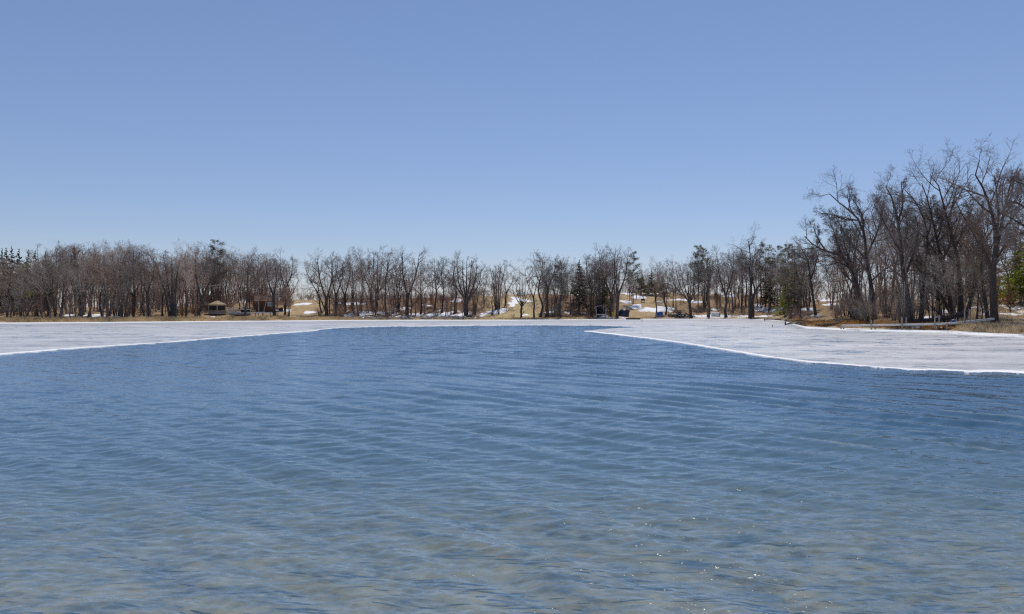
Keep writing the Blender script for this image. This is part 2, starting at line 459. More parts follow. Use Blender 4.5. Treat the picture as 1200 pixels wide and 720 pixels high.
def build_ground():
    cols = np.concatenate([np.linspace(-1500, -60, 40, endpoint=False), np.arange(-60, 1260, 1.6), np.linspace(1260, 2400, 40)])
    s = np.linspace(0, 1, 60)
    d2 = np.concatenate([[-0.3, -0.1, 0.1, 0.4, 0.8], np.arange(1.2, 60, 0.7), 60 + np.cumsum(0.8 * 1.06 ** np.arange(40)), [400, 700, 1300, 2600, 5000]])
    PX, _ = np.meshgrid(cols, np.arange(len(s) + len(d2)))
    Ys = shore_Y(PX)
    rows = []
    y0 = 2.0
    for k in s:
        rows.append(y0 * ((Ys[0] - 0.9) / y0) ** k - Ys[0])
    for d in d2:
        rows.append(np.full(len(cols), d))
    Dm = np.array(rows)
    Z = land_h(PX, Dm)
    Y = Ys + Dm
    X = (PX - CX) / F * Y
    pyy = CY - (Z - CAMZ) * F / Y
    snow = np.zeros_like(Z)
    wob = (fbm(X / 2.0, Y / 3.0, 3, 31) - 0.5)
    wx = (fbm(X / 2.2, Y / 4.0, 3, 37) - 0.5) * 14; wy = (fbm(X / 1.8, Y / 3.0, 3, 38) - 0.5) * 3.2
    for (bx, by, hw, hh) in SNOW:
        q = ((PX + wx - bx) / hw) ** 2 + ((pyy + wy - by) / hh) ** 2
        snow = np.maximum(snow, np.clip(1.25 - 0.62 * q + wob * 0.8, 0, 1))
    # rocky, snow-flecked foot of the centre bank and scattered remnants in the woods
    fle = smooth(0.58, 0.70, fbm(X / 1.6, Y / 2.6, 3, 77))
    zone = smooth(395, 410, PX) * (1 - smooth(556, 566, PX)) * smooth(0.5, 2, Dm) * (1 - smooth(10, 40, Dm)) \
        + 0.3 * smooth(638, 650, PX) * (1 - smooth(925, 935, PX)) * smooth(1, 3, Dm) * (1 - smooth(25, 60, Dm)) \
        + 0.6 * smooth(1060, 1080, PX) * smooth(3, 6, Dm) * (1 - smooth(18, 40, Dm))
    snow = np.maximum(snow, np.clip(fle * zone, 0, 1))
    snow *= (Dm > 0.3)
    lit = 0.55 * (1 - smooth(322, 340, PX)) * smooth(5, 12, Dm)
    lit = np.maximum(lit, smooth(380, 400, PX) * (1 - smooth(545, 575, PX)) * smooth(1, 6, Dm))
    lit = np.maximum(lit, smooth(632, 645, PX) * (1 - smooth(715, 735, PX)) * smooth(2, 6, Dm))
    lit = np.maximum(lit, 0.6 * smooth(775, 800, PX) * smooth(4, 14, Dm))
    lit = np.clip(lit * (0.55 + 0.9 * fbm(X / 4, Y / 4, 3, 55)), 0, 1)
    bedm = (Dm < -0.25).astype(float)
    tw_ = (fbm(X / 3, Y / 5, 3, 61) - 0.5) * 12
    left = np.interp(pyy, [346, 352, 358, 364, 370, 375], [612, 610, 604, 596, 578, 556])
    track = smooth(-4, 4, PX + tw_ - left) * (1 - smooth(624, 634, PX + tw_)) * (Dm > 0.5) * (Dm < 55)
    bedm = np.maximum(bedm, 0.62 * track)
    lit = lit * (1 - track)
    Z = Z + snow * 0.10
    n, mcol = Z.shape
    idx = np.arange(n * mcol).reshape(n, mcol)
    q = np.stack([idx[:-1, :-1], idx[:-1, 1:], idx[1:, 1:], idx[1:, :-1]], -1).reshape(-1, 4)
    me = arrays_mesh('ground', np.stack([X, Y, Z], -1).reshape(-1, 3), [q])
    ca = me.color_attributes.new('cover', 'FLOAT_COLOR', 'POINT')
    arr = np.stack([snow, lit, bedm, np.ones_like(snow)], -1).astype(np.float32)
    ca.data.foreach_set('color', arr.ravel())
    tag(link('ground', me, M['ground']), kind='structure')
build_ground()

# ------------------------------------------------------------------ water
def build_water():
    cols = np.concatenate([np.linspace(-1100, -120, 60, endpoint=False), np.arange(-90, 1290, 4.2), np.linspace(1320, 2300, 60)])
    Yr = list(CAMZ * F / (np.linspace(1900, 800, 50, endpoint=False) - CY))
    while Yr[-1] < 208:                       # fine enough everywhere to carry the chop as real slopes
        y = Yr[-1]
        Yr.append(y + (min(0.75 * y * y / (CAMZ * F), 0.30) if y < 140 else 1.5))
    Yr = np.array(Yr)
    PX, Y = np.meshgrid(cols, Yr)
    Ys = shore_Y(PX) + 1.5
    X0 = (PX - CX) / F
    Y = np.minimum(Y, Ys)
    X = X0 * Y
    dY = np.gradient(Yr)[:, None] * np.ones_like(PX)
    dY = np.abs(dY); dX = np.abs(np.gradient(X, axis=1))
    Z = np.zeros_like(X)
    r = np.random.default_rng(8)
    grp = 0.55 + 0.9 * fbm(X / 3.5, Y / 5.0, 3, 11)
    grp2 = 0.6 + 0.8 * fbm(X / 9.0 + 5, Y / 14.0, 2, 12)
    def wave(lam, th, amp, ph, g):
        kx, ky = math.cos(th) * 2 * math.pi / lam, math.sin(th) * 2 * math.pi / lam
        ly = lam / max(abs(math.sin(th)), 0.2); lx = lam / max(abs(math.cos(th)), 0.05)
        fade = smooth(2.2, 4.5, ly / dY) * smooth(2.2, 4.5, lx / dX)
        p = kx * X + ky * Y + ph
        return (np.sin(p) + 0.22 * np.sin(2 * p + 1.2)) * amp * fade * g
    for k in range(10):      # the oblique swell
        lam = 1.6 * math.exp(r.normal(0, 0.2)); th = math.radians(38 + r.normal(0, 7))
        Z += wave(lam, th, 0.0100 * lam / 1.7 * (1 + 0.5 * r.random()), r.random() * 6.28, grp2 * (0.55 + 0.45 * smooth(-12, 0, X)))
    open_ = 0.22 + 0.78 * smooth(25, 90, Y)
    for k in range(22):      # short chop out on the open water
        lam = 1.0 * math.exp(r.normal(0, 0.26)); th = math.radians(78 + r.normal(0, 20))
        Z += wave(lam, th, 0.0075 * (lam / 1.0), r.random() * 6.28, grp * open_)
    for k in range(24):      # small chop
        lam = 0.55 * math.exp(r.normal(0, 0.2)); th = math.radians(76 + r.normal(0, 24))
        Z += wave(lam, th, 0.0020 * (lam / 0.55), r.random() * 6.28, grp)
    for k in range(72):      # wind ripples, crests across the view
        lam = 0.20 * math.exp(r.normal(0, 0.33)); th = math.radians(80 + r.normal(0, 27))
        Z += wave(lam, th, 0.0013 * (lam / 0.25), r.random() * 6.28, grp)
    n, mcol = Z.shape
    idx = np.arange(n * mcol).reshape(n, mcol)
    q = np.stack([idx[:-1, :-1], idx[:-1, 1:], idx[1:, 1:], idx[1:, :-1]], -1).reshape(-1, 4)
    me = arrays_mesh('water', np.stack([X, Y, Z], -1).reshape(-1, 3), [q])
    tag(link('water', me, M['water']), kind='structure')
build_water()

# ------------------------------------------------------------------ ice
EDGE_FAR = np.array([(-1100, 520), (-300, 440), (0, 416.5), (100, 408.5), (200, 401), (300, 393.4), (350, 389.6), (371, 388.2), (374, 386.8), (400, 384.6),
                     (430, 383.6), (500, 382.8), (600, 381.9), (690, 381.9), (720, 382.8), (740, 383.3), (752, 383.9)], dtype=float)
EDGE_R_UP = np.array([(684, 389), (700, 387), (716, 385.6), (740, 384.4), (752, 383.9)], dtype=float)
EDGE_R = np.array([(684, 389), (700, 390.8), (730, 394.2), (760, 397.6), (800, 403.2), (830, 408.5), (850, 411.8), (900, 420.5), (950, 427.5), (1000, 431.6), (1060, 435.2), (1130, 437.4),
                   (1200, 438.4), (1400, 442), (2300, 460)], dtype=float)

def build_ice(name, cols, front_py, back_fn, seed, ridge):
    nr = 64
    frontY = CAMZ * F / (front_py - CY)
    Xf = (cols - CX) / F * frontY
    frontY = frontY + (fbm(Xf / 2.2, Xf * 0 + seed, 4, seed) - 0.5) * (1.6 + frontY * 0.014) + (fbm((Xf + 3 * fbm(Xf / 1.7, Xf * 0, 3, 91)) / 0.55, Xf * 0 + seed + 2, 4, seed + 1) - 0.5) * 0.3
    backY = np.maximum(back_fn(cols), frontY + 0.05)
    s = np.linspace(0, 1, nr) ** 2.2
    Y = frontY[None, :] * (1 - s[:, None]) + backY[None, :] * s[:, None]
    PX = np.repeat(cols[None, :], nr, 0)
    X = (PX - CX) / F * Y
    fromfront = Y - frontY[None, :]
    Z = 0.05 + 0.03 * (fbm(X / 3, Y / 3, 3, seed + 3) - 0.5)
    rw = np.clip((0.40 + 3.0 * np.clip(fbm(Xf / 2.6, Xf * 0 + 3, 5, seed + 5) - 0.25, 0, 1)) * (0.35 + frontY ** 2 / 2967 * 1.3), 0.15, 4.5)[None, :] * ridge
    lump = fbm(X / 0.5, Y / 0.5, 3, seed + 8)
    ed = 1 - smooth(0.6 * rw, 1.25 * rw + 0.05, fromfront)
    Z = Z + ed * (0.005 + 0.06 * lump * ridge)
    white = ed * np.clip(0.5 + lump, 0, 1)
    shoreD = shore_Y(PX) - Y
    strip = (1 - smooth(9, 13, shoreD)) * smooth(-1, 3, shoreD) * smooth(0, 40, PX + 60)
    white = np.maximum(white, strip * 0.85)
    # dark wet band just off the white shore strip
    wet = smooth(12, 17, shoreD) * (1 - smooth(24, 52, shoreD)) * (0.35 + 0.65 * fbm(X / 30, Y / 8, 2, 44)) * (1 - smooth(1000, 1100, PX) * 0.7)
    top = np.stack([X, Y, Z], -1)
    skirt = np.stack([X[0], Y[0] - 0.03, np.full(len(cols), -0.12)], -1)[None]
    V = np.concatenate([skirt, top], 0)
    n, mcol = V.shape[:2]
    idx = np.arange(n * mcol).reshape(n, mcol)
    q = np.stack([idx[:-1, :-1], idx[:-1, 1:], idx[1:, 1:], idx[1:, :-1]], -1).reshape(-1, 4)
    me = arrays_mesh(name, V.reshape(-1, 3), [q])
    W = np.concatenate([white[:1], white], 0); T = np.concatenate([wet[:1], wet], 0) * 0.75
    ca = me.color_attributes.new('cover', 'FLOAT_COLOR', 'POINT')
    ca.data.foreach_set('color', np.stack([W, T, W * 0, W * 0 + 1], -1).astype(np.float32).ravel())
    tag(link(name, me, M['ice']), kind='structure')

cA = np.concatenate([np.linspace(-1100, -80, 60, endpoint=False), np.arange(-80, 752, 1.8), [752.0]])
build_ice('ice_sheet', cA, np.interp(cA, EDGE_FAR[:, 0], EDGE_FAR[:, 1]), lambda c: shore_Y(c) + 0.8, 4, 0.4)
cB = np.concatenate([np.arange(684, 1300, 1.5), np.linspace(1300, 2300, 60)])
def backB(c):
    up = np.interp(c, EDGE_R_UP[:, 0], EDGE_R_UP[:, 1])
    return np.where(c < 752.3, CAMZ * F / (up - CY), shore_Y(c) + 0.8)
build_ice('ice_sheet', cB, np.interp(cB, EDGE_R[:, 0], EDGE_R[:, 1]), backB, 14, 1.0)

# ------------------------------------------------------------------ trees
UP = np.array([0, 0, 1.0])
def nrm(v):
    return v / np.maximum(np.linalg.norm(v, axis=-1, keepdims=True), 1e-9)

def resample(poly, K):
    poly = np.asarray(poly, float)
    # Catmull-Rom through the points, then even spacing
    if len(poly) > 2:
        P = np.concatenate([[2 * poly[0] - poly[1]], poly, [2 * poly[-1] - poly[-2]]])
        out = []
        for i in range(1, len(P) - 2):
            for t in np.linspace(0, 1, 6, endpoint=False):
                a, b, c, d = P[i - 1], P[i], P[i + 1], P[i + 2]
                out.append(0.5 * (2 * b + (c - a) * t + (2 * a - 5 * b + 4 * c - d) * t * t + (3 * b - a - 3 * c + d) * t ** 3))
        out.append(poly[-1]); poly = np.array(out)
    s = np.concatenate([[0], np.cumsum(np.linalg.norm(np.diff(poly, axis=0), axis=1))])
    u = np.linspace(0, s[-1], K)
    return np.stack([np.interp(u, s, poly[:, k]) for k in range(3)], -1)

def spawn(P, R, n, t0, t1, ang, ratio, K, r, up=0.3, wander=0.12, rmul=0.6, rmin=0.006, taper=0.35, lenfall=0.7):
    Np, Kp = P.shape[:2]
    idx = np.repeat(np.arange(Np), n)
    t = t0 + (t1 - t0) * ((np.tile(np.arange(n), Np) + r.random(Np * n)) / n)
    f = t * (Kp - 1); i = np.clip(np.floor(f).astype(int), 0, Kp - 2); w = (f - i)[:, None]
    pos = P[idx, i] * (1 - w) + P[idx, i + 1] * w
    tan = nrm(P[idx, i + 1] - P[idx, i])
    pr = R[idx, i] * (1 - w[:, 0]) + R[idx, i + 1] * w[:, 0]
    plen = np.linalg.norm(np.diff(P, axis=1), axis=-1).sum(1)[idx]
    v = r.normal(size=(Np * n, 3)); perp = nrm(v - (v * tan).sum(-1, keepdims=True) * tan)
    a = (ang * (0.7 + 0.6 * r.random(Np * n)))[:, None]
    d = tan * np.cos(a) + perp * np.sin(a)
    L = ratio * plen * (1.15 - lenfall * t) * (0.6 + 0.8 * r.random(Np * n))
    r0 = np.maximum(np.minimum(pr * rmul, 0.027 * L + 0.002), rmin)
    pts = [pos]; step = (L / (K - 1))[:, None]
    for k in range(K - 1):
        pos = pos + d * step
        pts.append(pos)
        d = nrm(d + UP * up / (K - 1) + r.normal(size=d.shape) * wander)
    Pn = np.stack(pts, 1)
    Rn = np.maximum(r0[:, None] * np.linspace(1, taper, K)[None], rmin * 0.7)
    return Pn, Rn

def tubes(P, R, sides):
    """P (N,K,3) R (N,K) -> verts, quads"""
    n, K = P.shape[:2]
    T = np.gradient(P, axis=1); T = nrm(T)
    ref = np.where(np.abs(T[..., 2:3]) > 0.9, np.array([1.0, 0, 0]), UP)
    U = nrm(np.cross(T, ref)); W = np.cross(T, U)
    a = np.arange(sides) * 2 * math.pi / sides
    V = P[:, :, None] + (U[:, :, None] * np.cos(a)[None, None, :, None] + W[:, :, None] * np.sin(a)[None, None, :, None]) * R[:, :, None, None]
    idx = np.arange(n * K * sides).reshape(n, K, sides)
    b = np.roll(idx, -1, axis=2)
    q = np.stack([idx[:, :-1], b[:, :-1], b[:, 1:], idx[:, 1:]], -1).reshape(-1, 4)
    return V.reshape(-1, 3), q

def ribbons(P, R, r):
    """the finest twigs, far thinner than a pixel: one narrow strip each"""
    n, K = P.shape[:2]
    T = nrm(np.gradient(P, axis=1))
    side = np.cross(T, r.normal(size=(n, 1, 3))); side = nrm(side) * (R * 1.25)[..., None]
    V = np.stack([P - side, P + side], 2)
    idx = np.arange(n * K * 2).reshape(n, K, 2)
    q = np.stack([idx[:, :-1, 0], idx[:, :-1, 1], idx[:, 1:, 1], idx[:, 1:, 0]], -1).reshape(-1, 4)
    return V.reshape(-1, 3), q

def join(parts):
    vs_, qs_, o = [], [], 0
    for v, q in parts:
        vs_.append(v); qs_.append(q + o); o += len(v)
    return np.concatenate(vs_), np.concatenate(qs_)

def stems_to_arrays(stems, K=12):
    P = np.stack([resample(s[0], K) for s in stems])
    R = np.stack([s[1] + (s[2] - s[1]) * np.linspace(0, 1, K) ** 0.8 for s in stems])
    return P, R

def tree_arrays(stems, r, n1=10, n2=6, n3=5, n4=2, t0=0.3, tw=0.008, ratio1=0.30, ang1=0.85, up1=0.38, sides0=8, flare=True):
    P0, R0 = stems_to_arrays(stems)
    if flare:
        R0[:, 0] *= 1.35; R0[:, 1] *= 1.08
    trunk = tubes(P0, R0, sides0)
    P1, R1 = spawn(P0, R0, n1, t0, 1.0, ang1, ratio1, 6, r, up=up1, wander=0.11, rmul=0.78, rmin=tw * 1.8, lenfall=0.6)
    P2, R2 = spawn(P1, R1, n2, 0.15, 1.0, 0.8, 0.5, 5, r, up=0.32, wander=0.11, rmin=tw * 1.35, lenfall=0.55)
    P3, R3 = spawn(P2, R2, n3, 0.1, 1.0, 0.8, 0.52, 3, r, up=0.2, wander=0.1, rmin=tw, lenfall=0.5)
    parts = [tubes(P1, R1, 4), tubes(P2, R2, 3), ribbons(P3, R3, r)]
    if n4:
        P4, R4 = spawn(P3, R3, n4, 0.1, 1.0, 0.75, 0.66, 2, r, up=0.05, wander=0.1, rmin=tw * 0.85, lenfall=0.4)
        parts.append(ribbons(P4, R4, r))
    return trunk, join(parts)

def auto_stems(H, r0, kind, r, lean=0.0):
    """stems for a tree of height H; lean = sideways drift of the top as a fraction of H (photo right is positive)"""
    def wob(p0, p1, k=6, amp=0.02):
        t = np.linspace(0, 1, k)[:, None]
        q = p0 * (1 - t) + p1 * t
        q[1:-1] += r.normal(size=(k - 2, 3)) * H * amp * np.array([1, 1, 0.2])
        return q
    top = np.array([lean * H, r.normal() * 0.03 * H, H * 0.95])
    z0 = np.array([0, 0, -0.15])
    if kind == 'pole':
        return [(wob(z0, top), r0, r0 * 0.12)]
    if kind == 'fork':
        f = 0.25 + 0.2 * r.random()
        j = np.array([lean * H * f, 0, H * f])
        st = [(wob(z0, j, 4, 0.01), r0, r0 * 0.8)]
        for s_, hh in ((-1, 0.97), (1, 0.9 + 0.07 * r.random())):
            e = np.array([lean * H + s_ * H * (0.08 + 0.08 * r.random()), r.normal() * 0.06 * H, H * hh])
            mid = j * 0.5 + e * 0.5 + np.array([s_ * H * 0.035, 0, 0])
            st.append((np.array([j, mid, e]), r0 * 0.62, r0 * 0.1))
        return st
    if kind == 'fan':
        f = 0.26
        j = np.array([lean * H * f, 0, H * f])
        st = [(wob(z0, j, 4, 0.008), r0, r0 * 0.85)]
        for k in range(7):
            u = (k - 3) / 3.0
            e = np.array([lean * H + u * H * 0.24, r.normal() * 0.13 * H, H * (0.98 - 0.16 * u * u - 0.05 * r.random())])
            jj = j + np.array([0, 0, r.normal() * 0.02 * H])
            mid = jj * 0.45 + e * 0.55 + np.array([u * H * 0.06, 0, -0.02 * H])
            st.append((np.array([jj, mid, e]), r0 * 0.45, r0 * 0.09))
        return st
    if kind == 'clump':
        st = []
        for k in range(4):
            u = (k - 1.5) / 1.5
            e = np.array([lean * H + u * H * 0.17, r.normal() * 0.08 * H, H * (0.96 - 0.13 * r.random())])
            b = np.array([u * r0 * 1.2, r.normal() * r0 * 0.5, -0.15])
            mid = b * 0.5 + e * 0.5 + np.array([-u * H * 0.03, 0, 0])
            st.append((np.array([b, mid, e]), r0 * 0.7, r0 * 0.1))
        return st
    raise ValueError(kind)

def tree_meshes(kind, H, r0, seed, lean=0.0, dens=1.0, tw=0.0125, t0=None):
    r = np.random.default_rng(seed)
    st = auto_stems(H, r0, kind, r, lean)
    if t0 is None:
        t0 = {'pole': 0.42, 'fork': 0.3, 'fan': 0.2, 'clump': 0.3}[kind]
    n1 = {'pole': 17, 'fork': 9, 'fan': 5, 'clump': 7}[kind]
    ratio = {'pole': 0.34, 'fork': 0.40, 'fan': 0.33, 'clump': 0.28}[kind]
    tk, cr = tree_arrays(st, r, max(2, int(n1 * dens)), 6, 5, 2, t0=t0, tw=tw, ratio1=ratio)
    a = arrays_mesh('trunk', tk[0], [tk[1]]); b = arrays_mesh('crown', cr[0], [cr[1]])
    return a, b, tk, cr

def put_tree(name, meshes, loc, label, cat='tree', group=None, rotz=0.0, scale=(1, 1, 1), bark='bark', twig='twig'):
    e = thing(name, loc, label, cat, group, rotz)
    e.scale = scale
    link('trunk', meshes[0], M[bark], e)
    link('crown', meshes[1], M[twig], e)
    return e

def copy_thing(src, loc, rotz, scale, label, group):
    c = src.copy(); COL.objects.link(c)
    c.location = loc; c.rotation_euler = (0, 0, rotz); c.scale = scale
    c['label'] = label
    if group: c['group'] = group
    elif 'group' in c: del c['group']
    for ch in src.children:
        k = ch.copy(); COL.objects.link(k); k.parent = c
        for g in ch.children:
            h = g.copy(); COL.objects.link(h); h.parent = k
    return c

def px_h(loc, top_py):
    return CAMZ + (CY - top_py) / F * loc.y - loc.z

# ---- trees one can pick out along the far shore: px, base y, top y, form, lean, trunk radius, label
TR = [
 (8, 373, 306, 'pole', 0.06, .16, 'thin bare tree nearest the left frame edge, before the pine row'),
 (24, 372, 318, 'fork', 0.05, .15, 'low forked grey tree under the dark pines at the far left'),
 (43, 371, 312, 'pole', -0.20, .20, 'bare tree whose dark trunk leans left beneath the left pines'),
 (57, 371, 287, 'fork', 0.0, .26, 'straight dark-trunked tree with spreading crown just right of the pine row'),
 (71, 371, 292, 'pole', 0.10, .20, 'slender tree with a curved stem beside the spreading one by the pines'),
 (94, 371, 282, 'fan', 0.0, .42, 'thickest black trunk of the left wood, standing above snow-covered rocks'),
 (104, 371, 296, 'pole', 0.12, .20, 'bare tree leaning right out from the thick black trunk'),
 (120, 372, 289, 'pole', 0.0, .17, 'straight thin tree behind the white snow lumps of the left shore'),
 (141, 372, 284, 'clump', 0.03, .18, 'several-stemmed tree rising above a round dark bush on the left shore'),
 (156, 372, 286, 'pole', 0.0, .18, 'tall tree with a feathery round top midway along the left wood'),
 (174, 373, 289, 'fork', -0.05, .2, 'forked tree left of the big leaning clump in the left wood'),
 (203, 373, 288, 'clump', -0.10, .36, 'big dark clump of trunks leaning left from one base on the left shore'),
 (218, 373, 289, 'pole', 0.0, .17, 'thin upright tree between the leaning clump and the double trunk'),
 (233, 372.5, 290, 'fork', 0.13, .34, 'dark double-trunked tree leaning right, just left of the gazebo'),
 (287, 373, 297, 'pole', 0.08, .20, 'slim black trunk rising in front of the white pontoon boat'),
 (322, 372.5, 301, 'fork', -0.05, .30, 'dark trunk at the water edge beside the stored dock section'),
 (334, 370, 294, 'fork', 0.02, .22, 'fan-topped tree at the right end of the left wood, before the gap'),
 (338, 372.5, 333, 'clump', 0.05, .09, 'pair of thin saplings on the tan grass at the shore'),
 (384, 370, 318, 'pole', -0.42, .15, 'dark trunk leaning far left over the brown slope'),
 (377, 367, 305, 'fork', -0.20, .16, 'thin forked tree leaning left at the edge of the open gap'),
 (383, 370.5, 297, 'fork', -0.02, .34, 'thick upright trunk with a bare limb, first right of the gap'),
 (393, 369, 296, 'fork', 0.03, .24, 'dark tree second right of the open gap'),
 (405, 366, 297, 'fork', -0.05, .22, 'tree with crooked crown third right of the open gap'),
 (413, 365, 297, 'pole', 0.0, .15, 'thin straight pole of a tree above the snow streak'),
 (424, 366, 296, 'pole', 0.0, .14, 'slimmest straight tree of the bank left of centre'),
 (437, 364, 295, 'fork', -0.12, .26, 'tree leaning left over the rocky bank'),
 (441, 363, 290, 'fan', 0.05, .27, 'tall wide-topped tree behind the left-leaning one on the rocky bank'),
 (454, 371, 293, 'pole', 0.0, .25, 'dark tree with a bushy black base low on the rocky bank'),
 (466, 366, 295, 'clump', 0.0, .2, 'many-stemmed tree left of the tallest one on the rocky bank'),
 (477, 371, 290, 'fork', 0.03, .34, 'tallest thick-trunked tree on the rocky bank'),
 (493, 369, 309, 'pole', 0.0, .2, 'short bushy tree right of the tallest one on the rocky bank'),
 (509, 364, 304, 'pole', 0.0, .2, 'tree above the reddish brush in the middle of the bank'),
 (518, 367, 302, 'pole', 0.04, .2, 'slightly right-leaning tree over the rust-coloured brush'),
 (533, 368, 297, 'pole', 0.0, .22, 'upright tree just left of the round-crowned one at the centre'),
 (546, 371.5, 299, 'fan', 0.02, .44, 'broad tree with a full round crown left of the tan track'),
 (556, 369, 311, 'clump', 0.04, .16, 'thin clump in the shade of the round-crowned tree'),
 (583, 363, 307, 'clump', 0.0, .26, 'dark dense clump at the head of the curved snow bank'),
 (592, 359, 308, 'fork', 0.1, .16, 'thin tree beside the snow at the top of the track'),
 (611, 372, 320, 'fan', 0.03, .20, 'small forked tree alone at the foot of the tan track'),
 (626, 372, 306, 'fork', -0.04, .17, 'thin tree at the right edge of the tan track'),
 (633, 372, 295, 'pole', 0.02, .24, 'tall tree on the shore right of the tan track'),
 (641, 371, 293, 'fork', 0.03, .22, 'tall twin-topped tree next to the track, behind a bush'),
 (658, 372.5, 303, 'pole', 0.0, .26, 'dark-trunked tree at the water edge left of the dark pine'),
 (693, 372, 297, 'fork', 0.0, .22, 'bare tree standing just left of the grey boat lift'),
 (703, 370, 298, 'pole', -0.02, .2, 'bare tree directly behind the grey boat lift'),
 (717, 371, 288, 'fork', -0.04, .28, 'left trunk of the tall pair beside the yellow chair'),
 (723, 372.5, 286, 'fork', 0.06, .32, 'right, thicker trunk of the tall pair beside the navy tarp'),
 (769, 371, 318, 'pole', -0.02, .16, 'thin trunk rising right behind the blue tarp'),
 (780, 369, 303, 'fork', -0.05, .18, 'bare tree between the blue tarp and the brush pile'),
 (810, 372.5, 303, 'fan', -0.10, .30, 'tree with arching limbs reaching left above the brush pile'),
 (830, 372, 294, 'pole', 0.0, .28, 'dark straight trunk just left of the white storage box'),
 (851, 372, 290, 'fork', -0.02, .28, 'tree on the snowy edge right of the white storage box'),
 (859, 366, 296, 'pole', -0.06, .18, 'slightly left-leaning tree behind the snowy edge, right of the white box'),
 (869, 365, 300, 'pole', 0.0, .18, 'straight tree just left of the tall round-topped one'),
 (880, 372.5, 273, 'pole', -0.02, .40, 'tallest far-shore tree with rounded airy top, thick dark trunk'),
 (882, 372.5, 296, 'fork', 0.10, .30, 'dark stem slanting right out of the foot of the tallest far-shore tree'),
 (918, 366, 300, 'pole', -0.03, .17, 'thin bare tree among the pines left of the headland'),
 (936, 366, 284, 'fork', 0.04, .22, 'bare tree behind the headland tip, right of the pines'),
]
for k, (px, by, ty, kind, lean, r0, label) in enumerate(TR):
    p = hit(px, by)
    H = max(px_h(p, ty), 3.0)
    ms = tree_meshes(kind, H * 0.95, r0 * 1.4, 100 + k, lean, dens=1.0)
    put_tree('bare_tree', ms, p, label, 'tree', twig='dark_twig' if r0 > 0.19 else 'twig')

# ---- the other bare trees of the woods, copied from a few grown forms
PROTO = []
for k, kind in enumerate(['pole', 'fork', 'pole', 'clump', 'fork', 'pole', 'fan', 'fork']):
    PROTO.append(tree_meshes(kind, 17.5, 0.24, 900 + k, rng.normal() * 0.05, dens=0.95)[:2])
SKY = np.array([(-200, 300), (0, 305), (48, 303), (58, 291), (75, 287), (95, 284), (120, 288), (150, 284), (175, 288), (200, 290), (220, 288), (245, 286), (260, 291),
  (280, 297), (300, 297), (320, 299), (335, 297), (346, 308), (355, 328), (365, 330), (376, 330), (386, 304), (400, 299), (420, 299), (440, 293), (455, 297),
  (475, 293), (490, 303), (510, 307), (530, 304), (545, 301), (560, 305), (572, 313), (580, 311), (590, 311), (598, 318), (605, 340), (628, 330), (640, 297),
  (650, 304), (665, 306), (680, 302), (700, 299), (715, 290), (730, 290), (740, 300), (750, 305), (770, 305), (790, 301), (800, 305), (815, 296), (830, 298),
  (850, 294), (862, 292), (875, 286), (885, 286), (895, 290), (905, 292), (920, 290), (930, 288), (945, 284), (965, 262), (1000, 240), (1040, 225), (1100, 225), (1150, 215), (1210, 225)], float)
ZONES = [  # px0, px1, count, d0, d1, drop0, drop1, label, group
 (-30, 236, 92, 6, 45, 1, 26, 'bare grey tree in the dense left wood, between the pine row and the gazebo', 'trees filling the left wood'),
 (236, 340, 38, 26, 60, 0, 20, 'bare tree in the wood behind the gazebo and the pontoon boat', 'trees behind the gazebo'),
 (386, 600, 46, 8, 50, 6, 36, 'slender bare tree up the rocky bank between the open gap and the track', 'thin trees on the rocky bank'),
 (632, 722, 30, 6, 45, 2, 24, 'bare tree in the dark stand between the track and the boat lift', 'trees around the boat lift'),
 (736, 875, 34, 18, 60, 4, 26, 'bare tree up the snowy slope between the navy tarp and the tallest tree', 'trees on the snowy slope'),
 (875, 948, 16, 15, 50, 4, 26, 'bare tree among the pines between the tallest tree and the headland', 'bare trees among the pines'),
]
SUB = [(-40, 50, 'bare grey tree among the trunks under the left pine row'), (50, 94, 'bare grey tree between the left pine row and the thickest black trunk'),
       (94, 140, 'bare grey tree between the thickest black trunk and the round dark bush'), (140, 203, 'bare grey tree between the round dark bush and the left-leaning clump'),
       (203, 236, 'bare grey tree between the big left-leaning clump and the gazebo'), (236, 270, 'bare tree in the wood right behind the gazebo'), (270, 297, 'bare tree in the wood behind the white pontoon boat'),
       (297, 345, 'bare tree in the wood around the brown cabin'), (380, 441, 'slender bare tree up the rocky bank just right of the open gap'),
       (441, 477, 'slender bare tree just left of the tallest tree of the rocky bank'), (477, 546, 'slender bare tree between the tallest tree of the rocky bank and the round-crowned one'),
       (546, 605, 'slender bare tree between the broad round-crowned tree and the track'), (632, 679, 'bare tree in the stand between the track and the dense dark conifer'),
       (679, 725, 'bare tree in the stand behind the grey boat lift'), (736, 790, 'bare tree up the snowy slope behind the blue tarp'), (790, 830, 'bare tree up the snowy slope behind the brush pile'),
       (830, 875, 'bare tree up the snowy slope behind the white storage box')]
_first = {}
def filler(loc, H, label, group, tone='twig'):
    i = int(rng.integers(len(PROTO))); k = (i, tone)
    sc = H / 17.5
    w = sc * (0.75 + 0.4 * rng.random())
    rz = rng.random() * 6.283
    if k not in _first:
        ms = PROTO[i]
        if tone != 'twig':
            ms = (ms[0].copy(), ms[1].copy()); [m_.materials.clear() for m_ in ms]
        _first[k] = put_tree('bare_tree', ms, loc, label, 'tree', group, rz, (w, w, sc), bark='grey_bark' if tone == 'twig' else 'bark', twig=tone)
    else:
        copy_thing(_first[k], loc, rz, (w, w, sc), label, group)
